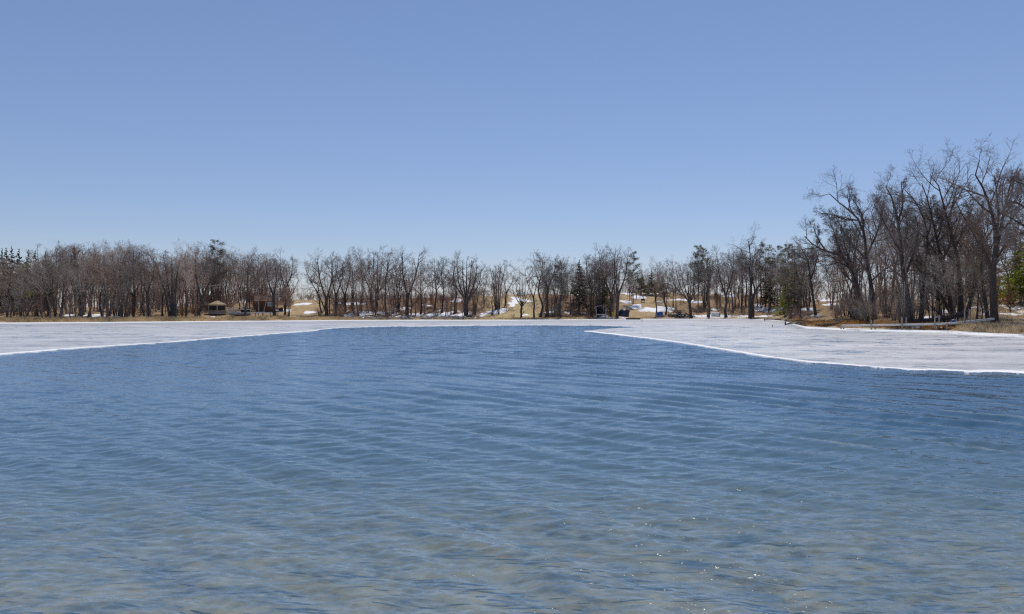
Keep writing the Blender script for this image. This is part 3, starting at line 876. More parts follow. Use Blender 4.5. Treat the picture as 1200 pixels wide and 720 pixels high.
for (x0, x1, n, d0, d1, a, b, label, group) in ZONES:
    for i in range(n):
        px = x0 + (x1 - x0) * (i + rng.random()) / n
        p = at_d(px, d0 + (d1 - d0) * rng.random() ** 1.3)
        ty = np.interp(px, SKY[:, 0], SKY[:, 1]) + a + (b - a) * rng.random()
        H = px_h(p, ty)
        if H < 3: continue
        for (s0, s1, sl) in SUB:
            if s0 <= px < s1: lab = sl; break
        else: lab = label
        filler(p, H, lab, group, 'dark_twig' if (x0 > 600 or i % 4 == 0) else 'twig')

# ---- headland trees, stems follow the photograph: (px, py[, metres nearer or farther])
def hero(base, stems, label, seed, n1=11, tw=0.0115, ratio=0.33, n2=7, n3=7, n4=3, t0=0.22):
    p = hit(*base)
    r = np.random.default_rng(seed)
    st = []
    for pts, ra, rb in stems:
        q = []
        off = r.normal() * 0.3
        for k, a in enumerate(pts):
            dy = a[2] if len(a) > 2 else off * k
            Y = p.y + dy
            q.append(((a[0] - CX) / F * Y - p.x, dy, CAMZ + (CY - a[1]) / F * Y - p.z))
        q = np.array(q)
        if q[-1, 2] > 13: q[:, 2] *= 0.91
        st.append((q, ra * 1.3, rb * 1.7))
    st[0][0][0, 2] = -0.25
    st[0][0][0, :2] = 0
    tk, cr = tree_arrays(st, r, n1, n2, n3, n4, t0=t0, tw=tw, ratio1=ratio, ang1=0.75, up1=0.4, sides0=9, flare=False)
    return put_tree('bare_tree', (arrays_mesh('trunk', tk[0], [tk[1]]), arrays_mesh('crown', cr[0], [cr[1]])), p, label, 'tree', twig='dark_twig')

hero((956, 370), [([(956, 372), (952, 340), (949, 318), (946, 297), (938, 283)], .24, .04), ([(950, 325), (957, 300), (961, 280)], .12, .03), ([(947, 300), (935, 292), (928, 285)], .09, .03)],
     'slim tree leaning left at the tip of the headland', 1)
hero((1013, 371), [([(1013, 373), (1009, 350), (998, 314), (985, 293), (965, 286), (950, 276), (943, 268)], .34, .05), ([(968, 287), (958, 270), (953, 255)], .13, .03),
     ([(986, 294), (980, 272), (973, 250)], .13, .03), ([(1000, 318), (984, 308), (970, 311), (954, 307)], .12, .03), ([(992, 303), (996, 280), (990, 255)], .13, .03)],
     'tree arching far left over the headland with long sweeping limbs', 2)
hero((1004, 371), [([(1004, 373), (1003, 345), (999, 318), (1002, 290), (1008, 258)], .27, .04), ([(1000, 310), (990, 280), (985, 258)], .13, .03)],
     'dark upright trunk just left of the headland thicket', 3)
hero((1024, 372), [([(1024, 374), (1022, 340), (1016, 300), (1012, 262), (1003, 242), (985, 226), (972, 213)], .36, .04), ([(1012, 264), (1010, 240), (1000, 222), (996, 214)], .14, .03),
     ([(1016, 292), (1028, 262), (1034, 240), (1027, 222)], .16, .03), ([(1006, 247), (990, 246), (975, 240), (962, 238)], .10, .03)],
     'tall tree with limbs fanning up and left above the headland thicket', 4)
hero((1067, 378), [([(1067, 380), (1064, 350), (1058, 310), (1054, 262), (1050, 238), (1044, 214), (1038, 203)], .40, .04), ([(1052, 250), (1058, 225), (1056, 198)], .15, .03),
     ([(1056, 288), (1042, 262), (1032, 240), (1024, 226)], .15, .03), ([(1060, 320), (1070, 290), (1076, 262), (1072, 240)], .16, .03)],
     'dark thick-stemmed tree behind the tall pair of dock posts', 5)
hero((1079, 377), [([(1079, 379), (1081, 340), (1085, 300), (1087, 265), (1079, 235), (1068, 216), (1060, 207)], .26, .035), ([(1086, 270), (1092, 245), (1090, 220)], .12, .03)],
     'tree bowing back to the left right of the thick-stemmed one behind the dock', 6)
hero((1116, 374), [([(1116, 376), (1112, 340), (1104, 300), (1097, 268), (1088, 225), (1080, 199)], .28, .035), ([(1098, 272), (1104, 250), (1100, 228)], .12, .03),
     ([(1106, 312), (1092, 290), (1080, 280)], .12, .03)],
     'tall thin tree leaning left in the clump behind the dock ramp', 7)
hero((1127, 373), [([(1127, 375), (1125, 330), (1122, 295), (1118, 277), (1110, 246), (1104, 220), (1099, 200), (1091, 190)], .34, .035), ([(1111, 247), (1117, 225), (1121, 205)], .13, .03),
     ([(1119, 281), (1132, 255), (1136, 235)], .13, .03)],
     'tallest stem of the clump behind the dock ramp, wavering to a thin top', 8)
hero((1119, 374), [([(1119, 376), (1106, 352), (1093, 325), (1080, 310), (1066, 304)], .28, .04), ([(1094, 327), (1090, 300), (1082, 285)], .12, .03)],
     'low trunk slanting sharply left over the dock', 9, n1=8)
hero((1131, 373), [([(1131, 375), (1139, 345), (1146, 315), (1148, 290), (1142, 262), (1135, 240)], .30, .04), ([(1146, 318), (1154, 290), (1158, 262)], .13, .03)],
     'trunk slanting right out of the clump behind the dock ramp', 10)
hero((1166, 379), [([(1166, 381), (1164, 350), (1164, 310), (1167, 275), (1163, 240), (1152, 205), (1143, 188), (1148, 169)], .43, .03), ([(1166, 292), (1173, 255), (1178, 228), (1184, 200), (1186, 187)], .26, .03),
     ([(1164, 322), (1155, 290), (1142, 265), (1128, 240), (1120, 222)], .22, .03), ([(1166, 278), (1170, 240), (1168, 210), (1165, 190)], .2, .03),
     ([(1162, 238), (1150, 228), (1138, 214), (1130, 205)], .12, .025), ([(1176, 240), (1190, 220), (1196, 200)], .13, .025), ([(1166, 300), (1180, 275), (1196, 262)], .14, .03)],
     'tallest tree of all, thick dark trunk on the right bank', 11, n1=9)
hero((1158, 377), [([(1158, 379), (1154, 345), (1150, 310), (1152, 280), (1148, 255)], .24, .04)], 'reddish thinner trunk close against the left side of the tallest tree', 12, n1=10)
hero((1240, 385), [([(1240, 388), (1230, 330), (1222, 290), (1215, 262), (1200, 253), (1185, 243), (1170, 234)], .42, .04), ([(1222, 288), (1216, 245), (1200, 229), (1190, 222), (1181, 223)], .2, .03),
     ([(1225, 305), (1204, 274), (1190, 277), (1179, 279)], .16, .03), ([(1222, 290), (1226, 240), (1220, 190)], .22, .03), ([(1218, 250), (1206, 208), (1196, 198), (1187, 195)], .14, .03)],
     'tree off the right edge whose limbs reach into the picture', 13)

# bare trees deeper in the headland
for i in range(36):
    px = 968 + (1125 - 968) * (i + rng.random()) / 36 if i % 6 else 1125 + 95 * rng.random()
    p = at_d(px, 18 + 55 * rng.random())
    ty = np.interp(px, SKY[:, 0], SKY[:, 1]) + 12 + 62 * rng.random()
    filler(p, px_h(p, ty), 'slender bare tree deep in the headland wood behind the long dock', 'trees deep in the headland')

for i in range(9):
    px = 1078 + 78 * (i + rng.random()) / 9
    p = at_d(px, 8 + 9 * rng.random())
    filler(p, px_h(p, 290 + 26 * rng.random()), 'pale grey twiggy sapling among the trunks behind the dock ramp', 'saplings behind the dock ramp', 'pale_twig')

# ---- shrubs
def shrub_arrays(H, seed, n=11, spread=0.45, tw=0.007, n1=6, n2=5, n3=4):
    r = np.random.default_rng(seed)
    st = []
    for k in range(n):
        a = r.random() * 6.283; sp_ = spread * H * (0.3 + 0.7 * r.random())
        e = np.array([math.cos(a) * sp_, math.sin(a) * sp_, H * (0.55 + 0.4 * r.random())])
        b = np.array([math.cos(a) * 0.06 * H, math.sin(a) * 0.06 * H, -0.1])
        st.append((np.array([b, b * 0.5 + e * 0.5 + np.array([0, 0, 0.08 * H]), e]), 0.011 * H, 0.004 * H))
    P0, R0 = stems_to_arrays(st, 7)
    P1, R1 = spawn(P0, R0, n1, 0.15, 1, 0.7, 0.42, 4, r, up=0.3, rmin=tw * 1.3)
    P2, R2 = spawn(P1, R1, n2, 0.1, 1, 0.7, 0.55, 3, r, up=0.2, rmin=tw)
    P3, R3 = spawn(P2, R2, n3, 0.1, 1, 0.7, 0.6, 2, r, up=0.1, rmin=tw * 0.9)
    return tubes(P0, R0, 5), join([tubes(P1, R1, 3), ribbons(P2, R2, r), ribbons(P3, R3, r)])
SHR = []
for k in range(4):
    a, b = shrub_arrays(6.0, 300 + k)
    SHR.append((arrays_mesh('stems', a[0], [a[1]]), arrays_mesh('twigs', b[0], [b[1]])))
_sf = {}
def put_shrub(loc, H, label, group=None, wide=1.0, tone='twig'):
    k = (int(rng.integers(len(SHR))), tone)
    s = H / 6.0; rz = rng.random() * 6.28
    if k not in _sf:
        e = thing('bare_shrub', loc, label, 'shrub', group, rz)
        e.scale = (s * wide, s * wide, s)
        ms = SHR[k[0]]
        if tone != 'twig':
            ms = (ms[0].copy(), ms[1].copy())
            for m_ in ms: m_.materials.clear()
        link('stems', ms[0], M['bark'], e); link('twigs', ms[1], M[tone], e)
        _sf[k] = e
    else:
        copy_thing(_sf[k], loc, rz, (s * wide, s * wide, s), label, group)
for i in range(16):
    px = 978 + (1085 - 978) * (i + rng.random()) / 16
    d = 4 + 20 * rng.random()
    p = at_d(px, d)
    ty = 372 - (16 + 36 * rng.random()) * (0.6 + 0.4 * smooth(970, 1010, px))
    put_shrub(p, px_h(p, ty), 'grey twiggy shrub in the headland thicket behind the left half of the dock', 'shrubs of the headland thicket', 0.9, 'pale_twig' if rng.random() < 0.7 else 'twig')
for i in range(8):
    px = 1112 + 100 * (i + rng.random()) / 8
    p = at_d(px, 26 + 25 * rng.random())
    put_shrub(p, 2 + 4 * rng.random(), 'grey bare shrub behind the big trees on the right bank', 'shrubs on the right bank', 0.9)
for (px, py, hpx, w, lab) in [(457, 371, 14, 1.3, 'low black bush hugging the water edge on the rocky bank'), (640, 372, 11, 1.3, 'rounded dark bush right of the small lone tree by the track'),
        (649, 372, 16, 1.0, 'dark bush between two tall trunks right of the track'), (375, 370.5, 13, 1.7, 'wide dark bush at the foot of the leaning trunks by the gap'),
        (139, 372.5, 32, 0.9, 'round dark bush above the white snow lumps on the left shore'), (601, 373, 6, 1.5, 'tiny shore bush below the tan track'),
        (170, 373, 30, 0.9, 'grey bush under the forked tree of the left wood'), (30, 373, 34, 0.9, 'grey bush at the foot of the left pine row'),
        (10, 373.5, 30, 1.0, 'grey bush at the extreme left of the shore'), (1010, 379, 26, 1.1, 'reddish-grey bush on orange grass before the headland trees')]:
    p = hit(px, py)
    put_shrub(p, hpx / F * p.y, lab, None, w)

# leafy rust-coloured young oaks
def leaf_cloud(P, n, size, r, flat=0.0, spread=None):
    """n small triangles-pairs scattered about the polylines P"""
    Np, Kp = P.shape[:2]
    ln = np.linalg.norm(np.diff(P, axis=1), axis=-1).sum(1)
    i = r.choice(Np, n, p=(ln + 0.02) / (ln + 0.02).sum())
    sh = np.clip(ln[i] / 1.5, 0.12, 1)[:, None]
    f = r.random(n) * (Kp - 1); k = np.minimum(f.astype(int), Kp - 2); w = (f - k)[:, None]
    c = P[i, k] * (1 - w) + P[i, k + 1] * w + r.normal(size=(n, 3)) * ((size * 0.5) if spread is None else sh * spread * np.array([1.15, 1.15, 0.5]))
    a = nrm(r.normal(size=(n, 3)) * np.array([1, 1, 1 - flat])); b = r.normal(size=(n, 3)) * np.array([1, 1, 1 - flat])
    b = nrm(b - (a * b).sum(-1, keepdims=True) * a)
    s = (size * (0.6 + 0.8 * r.random(n)))[:, None]
    V = np.stack([c - a * s * 0.5, c + b * s * 0.28, c + a * s * 0.5, c - b * s * 0.28], 1)
    q = np.arange(n * 4).reshape(n, 4)
    return V.reshape(-1, 3), q
def rust_shrub(seed):
    r = np.random.default_rng(seed)
    st = auto_stems(4.0, 0.05, 'clump', r)
    P0, R0 = stems_to_arrays(st, 8)
    P1, R1 = spawn(P0, R0, 8, 0.15, 1, 0.8, 0.4, 4, r, rmin=0.008)
    lv = leaf_cloud(P1, 900, 0.16, r)
    tk = join([tubes(P0, R0, 5), tubes(P1, R1, 3)])
    return arrays_mesh('stems', *(lambda t: (t[0], [t[1]]))(tk)), arrays_mesh('leaves', lv[0], [lv[1]], False)
rs = rust_shrub(5)
_r0 = None
for (px, py, hpx, lab) in [(228, 371, 15, 'rust-leaved bush at the foot of the double trunk, left of the gazebo'), (214, 372, 9, 'low orange-leaved bush under the leaning clump'),
        (48, 370, 18, 'orange-brown leafy sapling between dark trunks below the pines'), (152, 371, 12, 'rusty bush in the middle of the left wood'),
        (299, 364, 20, 'tall rust-red leafy tree above the stored dock section'), (312, 362, 22, 'rust-red leafy tree close to the brown cabin'), (518, 358, 16, 'reddish leafy tree up the rocky bank'),
        (505, 360, 14, 'smaller reddish tree up the rocky bank'), (1166, 366, 36, 'orange-leaved sapling behind the tallest tree'),
        (1184, 366, 30, 'orange-leaved sapling under the yellow-green spruce'), (1034, 380, 8, 'low orange bush behind the dock on the headland'), (1000, 378, 10, 'russet bush at the left end of the dock')]:
    p = hit(px, py); s = hpx / F * p.y / 4.0
    if _r0 is None:
        _r0 = thing('rust_shrub', p, lab, 'shrub', None, 0.3); _r0.scale = (s, s, s)
        link('stems', rs[0], M['bark'], _r0); link('leaves', rs[1], M['rust_leaf'], _r0)
    else:
        copy_thing(_r0, p, rng.random() * 6.28, (s, s, s), lab, None)

# ---- conifers
def conifer(kind, seed, H=16.0):
    r = np.random.default_rng(seed)
    st = [(np.array([[0, 0, -0.2], [r.normal() * .1, r.normal() * .1, H * 0.5], [r.normal() * .15, r.normal() * .15, H]]), 0.20, 0.02)]
    P0, R0 = stems_to_arrays(st, 12)
    if kind == 'spruce':
        P1, R1 = spawn(P0, R0, 95, 0.10, 1.0, 1.6, 0.23, 5, r, up=0.12, wander=0.05, rmul=0.3, rmin=0.012, lenfall=1.15)
        P2, R2 = spawn(P1, R1, 5, 0.2, 1, 0.7, 0.4, 3, r, up=0.05, rmin=0.01)
        lv = join([leaf_cloud(P1, 3600, 0.30, r, 0.4, 0.2), leaf_cloud(P2, 6400, 0.28, r, 0.4, 0.22)])
    else:
        P1, R1 = spawn(P0, R0, 34, 0.34, 0.99, 1.25, 0.24, 6, r, up=0.45, wander=0.10, rmul=0.4, rmin=0.02, lenfall=0.75)
        P2, R2 = spawn(P1, R1, 7, 0.35, 1, 0.75, 0.38, 4, r, up=0.35, rmin=0.012)
        lv = join([leaf_cloud(P1[:, 3:], 1500, 0.24, r, 0.3, 0.6), leaf_cloud(P2, 5200, 0.21, r, 0.3, 0.75)])
    tk = join([tubes(P0, R0, 8), tubes(P1, R1, 4)])
    return arrays_mesh('trunk', tk[0], [tk[1]]), arrays_mesh('crown', lv[0], [lv[1]], False)
CON = {('spruce', 0): conifer('spruce', 41), ('spruce', 1): conifer('spruce', 42), ('pine', 0): conifer('pine', 43), ('pine', 1): conifer('pine', 44), ('pine', 2): conifer('pine', 45)}
_cf = {}
def put_conifer(kind, v, loc, H, label, group=None, wide=1.0, tone='needle'):
    s = H / 16.0; rz = rng.random() * 6.28
    key = (kind, v, tone)
    if key not in _cf:
        ms = CON[(kind, v)]
        if tone != 'needle':
            ms = (ms[0].copy(), ms[1].copy()); [m_.materials.clear() for m_ in ms]
        e = thing(kind + '_tree', loc, label, 'tree', group, rz); e.scale = (s * wide, s * wide, s)
        link('trunk', ms[0], M['bark'], e); link('crown', ms[1], M[tone], e)
        _cf[key] = e
    else:
        copy_thing(_cf[key], loc, rz, (s * wide, s * wide, s), label, group)
for (px, d, ty, kind, v, w, tone, lab) in [
    (2, 38, 291, 'spruce', 0, 1.0, 'needle', 'leftmost dark pine of the row on the far left skyline'),
    (8, 44, 290, 'spruce', 1, .9, 'needle', 'second dark conifer from the left frame edge'),
    (14, 40, 289, 'spruce', 0, 1.0, 'needle', 'third conifer from the left frame edge, a little taller'),
    (23, 42, 291, 'spruce', 1, 1.0, 'needle', 'broad conifer in the middle of the left pine row'),
    (33, 40, 292, 'spruce', 0, .8, 'needle', 'narrow pointed conifer right of the broad one in the left row'),
    (42, 40, 293, 'spruce', 1, 1.0, 'needle', 'second-last conifer at the right end of the left row'),
    (53, 44, 294, 'spruce', 0, .9, 'needle', 'last conifer of the left row, half behind bare branches'),
    (30, 30, 312, 'pine', 0, 1.0, 'needle_yellow', 'olive-green pine low behind the leaning trunk on the left'),
    (255, 34, 282, 'pine', 1, .75, 'needle', 'ragged dark pine top poking out above the gazebo'),
    (656, 12, 308, 'pine', 0, .8, 'needle', 'dark pine right of the tall trees by the track'),
    (679, 16, 304, 'spruce', 1, 1.2, 'needle', 'dense dark conifer left of the boat lift'),
    (706, 16, 315, 'spruce', 0, 1.3, 'needle', 'dark conifer shading the back of the boat lift'),
    (742, 30, 296, 'pine', 2, .9, 'needle', 'layered pine right of the tall bare pair'),
    (752, 46, 320, 'spruce', 1, 1.5, 'needle', 'low wide evergreen on the crest right of the layered pine'),
    (764, 48, 316, 'spruce', 0, 1.5, 'needle', 'low evergreen on the crest above the blue tarp'),
    (777, 48, 322, 'spruce', 1, 1.5, 'needle', 'low evergreen on the crest above the brush pile'),
    (818, 24, 288, 'pine', 1, .75, 'needle', 'tall pine with tufted top above the brush pile'),
    (825, 26, 291, 'pine', 2, .75, 'needle', 'pine with flat-topped tufts left of the white box'),
    (897, 28, 287, 'pine', 0, .9, 'needle', 'big dark pine immediately right of the tallest far tree'),
    (903, 30, 306, 'spruce', 0, 1.2, 'needle', 'dark spruce standing low behind the pale dead pole'),
    (911, 32, 289, 'pine', 2, .7, 'needle', 'slim pine above the pale dead pole'),
    (924, 30, 287, 'pine', 1, .8, 'needle', 'ragged pine left of the headland trees'),
    (931, 28, 305, 'spruce', 1, 1.2, 'needle', 'dark spruce beside the headland tip'),
    (920, 13, 331, 'spruce', 0, 1.4, 'needle_yellow', 'small yellowish-green spruce on the snow below the pines'),
    (948, 34, 292, 'pine', 0, .9, 'needle', 'pine behind the slim leaning headland tree'),
    (1112, 75, 262, 'pine', 1, 1.0, 'needle', 'dark pine seen through the clump behind the dock ramp'),
    (1135, 70, 258, 'pine', 2, 1.1, 'needle', 'dark pine crown left of the tallest tree'),
    (1150, 80, 266, 'spruce', 1, 1.4, 'needle', 'dark spruce behind the tallest tree'),
    (1190, 62, 262, 'pine', 0, 1.1, 'needle', 'pine at the right behind the yellow-green spruce'),
    (1196, 42, 280, 'spruce', 0, 1.5, 'needle_yellow', 'bright yellow-green spruce at the right frame edge'),
    (1213, 38, 262, 'spruce', 1, 1.5, 'needle_yellow', 'yellow-green spruce cut by the right frame edge')]:
    p = at_d(px, d)
    put_conifer(kind, v, p, px_h(p, ty), lab, None, w, tone)

# ---- the rest of the wood, beyond counting
def low_tree(seed):
    r = np.random.default_rng(seed)
    st = auto_stems(16.0, 0.15, ['pole', 'fork', 'pole'][seed % 3], r)
    P0, R0 = stems_to_arrays(st, 6)
    P1, R1 = spawn(P0, R0, 12 if len(st) == 1 else 6, 0.2, 1, 0.8, 0.28, 4, r, up=0.5, rmin=0.02)
    P2, R2 = spawn(P1, R1, 6, 0.2, 1, 0.75, 0.5, 3, r, rmin=0.016)
    P3, R3 = spawn(P2, R2, 3, 0.1, 1, 0.7, 0.7, 2, r, rmin=0.016)
    return join([tubes(P0, R0, 4), tubes(P1, R1, 3), ribbons(P2, R2, r), ribbons(P3, R3, r)])
def low_shrub(seed):
    r = np.random.default_rng(seed)
    st = []
    for k in range(7):
        a = r.random() * 6.283
        e = np.array([math.cos(a) * 0.45, math.sin(a) * 0.45, 0.9 - 0.3 * r.random()])
        st.append((np.array([[0, 0, -0.05], e * 0.55, e]), 0.010, 0.005))
    P0, R0 = stems_to_arrays(st, 4)
    P1, R1 = spawn(P0, R0, 5, 0.15, 1, 0.7, 0.45, 3, r, rmin=0.004)
    P2, R2 = spawn(P1, R1, 4, 0.15, 1, 0.7, 0.55, 2, r, rmin=0.0035)
    return join([tubes(P0, R0, 3), ribbons(P1, R1, r), ribbons(P2, R2, r)])
LT = [low_tree(k) for k in range(6)]
LS = [low_shrub(k + 50) for k in range(5)]
def scatter(name, protos, places, mat, label, cat):
    parts = []
    for (p, s, w) in places:
        v, q = protos[int(rng.integers(len(protos)))]
        a = rng.random() * 6.283
        c, s_ = math.cos(a), math.sin(a)
        vv = np.stack([(v[:, 0] * c - v[:, 1] * s_) * w, (v[:, 0] * s_ + v[:, 1] * c) * w, v[:, 2] * s], -1) + np.array(p)
        parts.append((vv, q))
    v, q = join(parts)
    o = link(name, arrays_mesh(name, v, [q]), mat)
    return tag(o, label, cat, kind='stuff')
pl = []
for (x0, x1, n, d0, d1, a, b) in [(-160, 345, 220, 58, 120, 2, 34), (-220, 390, 150, 110, 230, 18, 45), (345, 385, 12, 60, 120, 4, 14), (385, 600, 100, 55, 130, 22, 42), (632, 948, 110, 45, 110, 6, 36), (948, 1260, 70, 60, 130, 40, 95)]:
    for i in range(n):
        px = x0 + (x1 - x0) * rng.random()
        p = at_d(px, d0 + (d1 - d0) * rng.random())
        H = px_h(p, np.interp(px, SKY[:, 0], SKY[:, 1]) + a + (b - a) * rng.random())
        if H > 2: pl.append((p, H / 16, H / 16 * 1.1))
scatter('woods', LT, pl, M['twig'], 'far grey wood of bare trees behind the shore trees', 'woods')
pl = []
for (x0, x1, n, d0, d1, h0, h1) in [(-60, 236, 60, 10, 50, 1.2, 4), (-80, 340, 60, 40, 90, 4, 8), (236, 340, 50, 28, 55, 2, 5), (340, 390, 25, 38, 70, 1, 3.5), (390, 575, 230, 2, 55, 1.0, 3.6), (632, 722, 70, 3, 45, 1, 3.5),
        (725, 790, 18, 35, 55, 1, 3), (785, 940, 80, 6, 50, 1, 3.2), (945, 1120, 34, 6, 60, 1, 3), (632, 1260, 120, 58, 100, 3.5, 7.5), (385, 600, 45, 60, 100, 2, 3.5), (1120, 1240, 14, 35, 60, 1.5, 4)]:
    for i in range(n):
        px = x0 + (x1 - x0) * rng.random()
        p = at_d(px, d0 + (d1 - d0) * rng.random())
        H = h0 + (h1 - h0) * rng.random()
        pl.append((p, H, H))
scatter('undergrowth', LS, pl, M['redtwig'], 'reddish brown leafless undergrowth covering the wooded banks', 'undergrowth')

# ------------------------------------------------------------------ dry grass and reeds
def grass(name, bands, mat, label):
    V, Q = [], []
    for (x0, x1, d0, d1, n, h0, h1, wd) in bands:
        px = x0 + (x1 - x0) * rng.random(n); d = d0 + (d1 - d0) * rng.random(n)
        Y = shore_Y(px) + d
        Z = np.maximum(land_h(px, d), 0.0)
        X = (px - CX) / F * Y
        dens = fbm(X / 1.5, Y / 1.5, 3, 66)
        keep = dens > 0.36
        X, Y, Z, dens = X[keep], Y[keep], Z[keep], dens[keep]
        m = len(X)
        h = (h0 + (h1 - h0) * rng.random(m)) * (0.5 + dens)
        a = rng.random(m) * 6.283
        c = np.stack([X, Y, Z - 0.03], -1)
        side = np.stack([np.cos(a), np.sin(a), a * 0], -1) * (wd * (0.6 + 0.8 * rng.random(m)))[:, None]
        bend = rng.normal(size=(m, 3)) * np.array([0.38, 0.3, 0]) * h[:, None]
        mid = c + bend * 0.35 + UP * (h * 0.6)[:, None]
        tip = c + bend + UP * h[:, None]
        b = sum(len(v) for v in V)
        V.append(np.stack([c - side, c + side, mid + side * 0.7, tip, mid - side * 0.7], 1).reshape(-1, 3))
        Q.append(np.arange(m * 5).reshape(m, 5) + b)
    o = link(name, arrays_mesh(name, np.concatenate(V), Q, False), mat)
    return tag(o, label, 'grass', kind='stuff')
grass('reeds', [(-80, 338, -0.6, 6.5, 20000, 0.3, 0.8, 0.03), (330, 420, -0.4, 4, 4500, 0.25, 0.6, 0.03), (420, 640, -0.3, 1.8, 5000, 0.15, 0.4, 0.03), (640, 935, -0.2, 2.0, 4000, 0.15, 0.4, 0.03)],
      M['straw'], 'golden dry reeds and grass fringing the far shore')
grass('dry_grass', [(1122, 1270, -0.6, 9, 26000, 0.25, 0.8, 0.014), (1122, 1270, 9, 40, 9000, 0.25, 0.7, 0.02)], M['straw_pale'], 'pale dry grass matted over the right bank')
grass('orange_grass', [(930, 1125, 0.4, 8, 14000, 0.25, 0.65, 0.02)], M['straw_orange'], 'orange dry grass on the headland behind the dock')

# ------------------------------------------------------------------ rocks along the bank
def rock_mesh(seed):
    r = np.random.default_rng(seed)
    mb = MB()
    nu, nv = 8, 5
    rings = []
    sx, sy, sz = 0.8 + 0.5 * r.random(), 0.7 + 0.3 * r.random(), 0.5 + 0.25 * r.random()
    for j in range(nv):
        th = math.pi * (j + 0.35) / (nv - 0.3)
        rings.append([(sx * math.sin(th) * math.cos(2 * math.pi * k / nu) * (0.8 + 0.4 * r.random()), sy * math.sin(th) * math.sin(2 * math.pi * k / nu) * (0.8 + 0.4 * r.random()),
                       sz * -math.cos(th) * (0.85 + 0.3 * r.random()) + 0.25) for k in range(nu)])
    mb.loft(rings)
    return mb
RK = []
for k in range(5):
    o = rock_mesh(k).build('rock', M['rock'])
    tag(o, 'grey boulder in the broken line of rocks along the centre bank', 'rock', 'rocks along the centre bank')
    p = at_d(415 + k * 30, 1.5); o.location = p; s = 0.5 + 0.2 * k / 4; o.scale = (s, s, s)
    RK.append(o)
for i in range(66):
    px = 402 + 158 * rng.random(); d = 0.8 + 5.5 * rng.random() ** 1.5
    c = RK[i % 5].copy(); COL.objects.link(c)
    c.location = at_d(px, d); s = 0.25 + 0.45 * rng.random(); c.scale = (s * 1.2, s, s); c.rotation_euler = (rng.normal() * .2, rng.normal() * .2, rng.random() * 6.28)
for i in range(22):
    px = 84 + 100 * rng.random(); d = 5 + 4 * rng.random()
    c = RK[i % 5].copy(); COL.objects.link(c)
    c.location = at_d(px, d); s = 0.3 + 0.45 * rng.random(); c.scale = (s * 1.2, s, s); c.rotation_euler = (0, 0, rng.random() * 6.28)
    c['label'] = 'pale rock in the snowy heap below the thick black trunk on the left shore'; c['group'] = 'rocks on the left shore'

# ------------------------------------------------------------------ built things on the far shore
def face(loc):
    return math.atan2(-loc.x, loc.y) * 1.0
# gazebo
p = hit(254.5, 368.6); u = p.y / F
g = thing('gazebo', p, 'tan-roofed screened gazebo with pale posts on the left shore', 'gazebo', None, face(p))
RG = 11.0 * u
hexp = lambda r_, z, k: (r_ * math.cos(math.pi / 6 + k * math.pi / 3), r_ * math.sin(math.pi / 6 + k * math.pi / 3), z)
zf, ze, zt = 0.35, 10.6 * u, 15.6 * u
MB().loft([[hexp(RG * 1.02, 0.0, k) for k in range(6)], [hexp(RG * 1.02, zf, k) for k in range(6)]]).build('floor', M['grey_wood'], g)
MB().loft([[hexp(RG * 1.14, ze, k) for k in range(6)], [hexp(RG * 1.14, ze + 0.14, k) for k in range(6)], [hexp(RG * 0.12, zt, k) for k in range(6)]]).build('roof', M['tan_roof'], g)
MB().rod((0, 0, zt - 0.05), (0, 0, zt + 0.35), 0.12, 0.03).build('finial', M['tan_roof'], g)
for k in range(6):
    MB().rod(hexp(RG * 0.96, zf, k), hexp(RG * 0.96, ze, k), 0.12, 0.12, 6).build('post', M['grey_wood'], g)
    a, b = Vector(hexp(RG * 0.93, 0, k)), Vector(hexp(RG * 0.93, 0, (k + 1) % 6))
    c = (a + b) / 2; L = (b - a).length; rz = math.atan2((b - a).y, (b - a).x)
    MB().box((c.x, c.y, zf + 0.28), (L - 0.22, 0.08, 0.56), rz).build('wall_panel', M['post_wood'], g)
    MB().box((c.x, c.y, (zf + 0.60 + ze - 0.22) / 2), (L - 0.22, 0.03, ze - 0.22 - zf - 0.60), rz).build('screen', M['screen'], g)
    MB().box((c.x, c.y, ze - 0.11), (L - 0.22, 0.10, 0.2), rz).build('header', M['grey_wood'], g)
# pontoon boat on the shore
p = hit(281, 370.2); u = p.y / F
b = thing('pontoon_boat', p, 'white pontoon boat with a sloping top parked right of the gazebo', 'boat', None, face(p))
Lb = 26 * u
for s in (-1, 1):
    rings = []
    for t, r_ in ((-.5, .05), (-.46, .22), (-.38, .3), (.4, .3), (.47, .2), (.5, .05)):
        rings.append([(t * Lb, s * 0.8 + r_ * math.cos(a), 0.42 + r_ * math.sin(a)) for a in np.linspace(0, 2 * math.pi, 10, endpoint=False)])
    MB().loft(rings).build('pontoon', M['aluminium'], b, True)
MB().box((0, 0, 0.78), (Lb * 0.98, 2.3, 0.1)).build('deck', M['white_paint'], b)
for s in (-1, 1):
    MB().box((-Lb * 0.30, s * 1.1, 1.16), (Lb * 0.30, 0.05, 0.62)).build('side_panel', M['beige_panel'], b)
    MB().box((Lb * 0.24, s * 1.1, 1.12), (Lb * 0.40, 0.05, 0.55)).build('side_panel', M['screen'], b)
    m = MB()
    m.rod((-Lb * .47, s * 1.1, 1.5), (Lb * .47, s * 1.1, 1.5), .05); m.rod((-Lb * .47, s * 1.1, .83), (-Lb * .47, s * 1.1, 1.5), .05); m.rod((Lb * .47, s * 1.1, .83), (Lb * .47, s * 1.1, 1.5), .05)
    m.build('rail', M['white_paint'], b)
    for t in (-.12, .30):
        MB().rod((t * Lb, s * 1.08, .83), (t * Lb, s * 1.08, 2.0 + t * 0.9), .05).build('canopy_post', M['white_paint'], b)
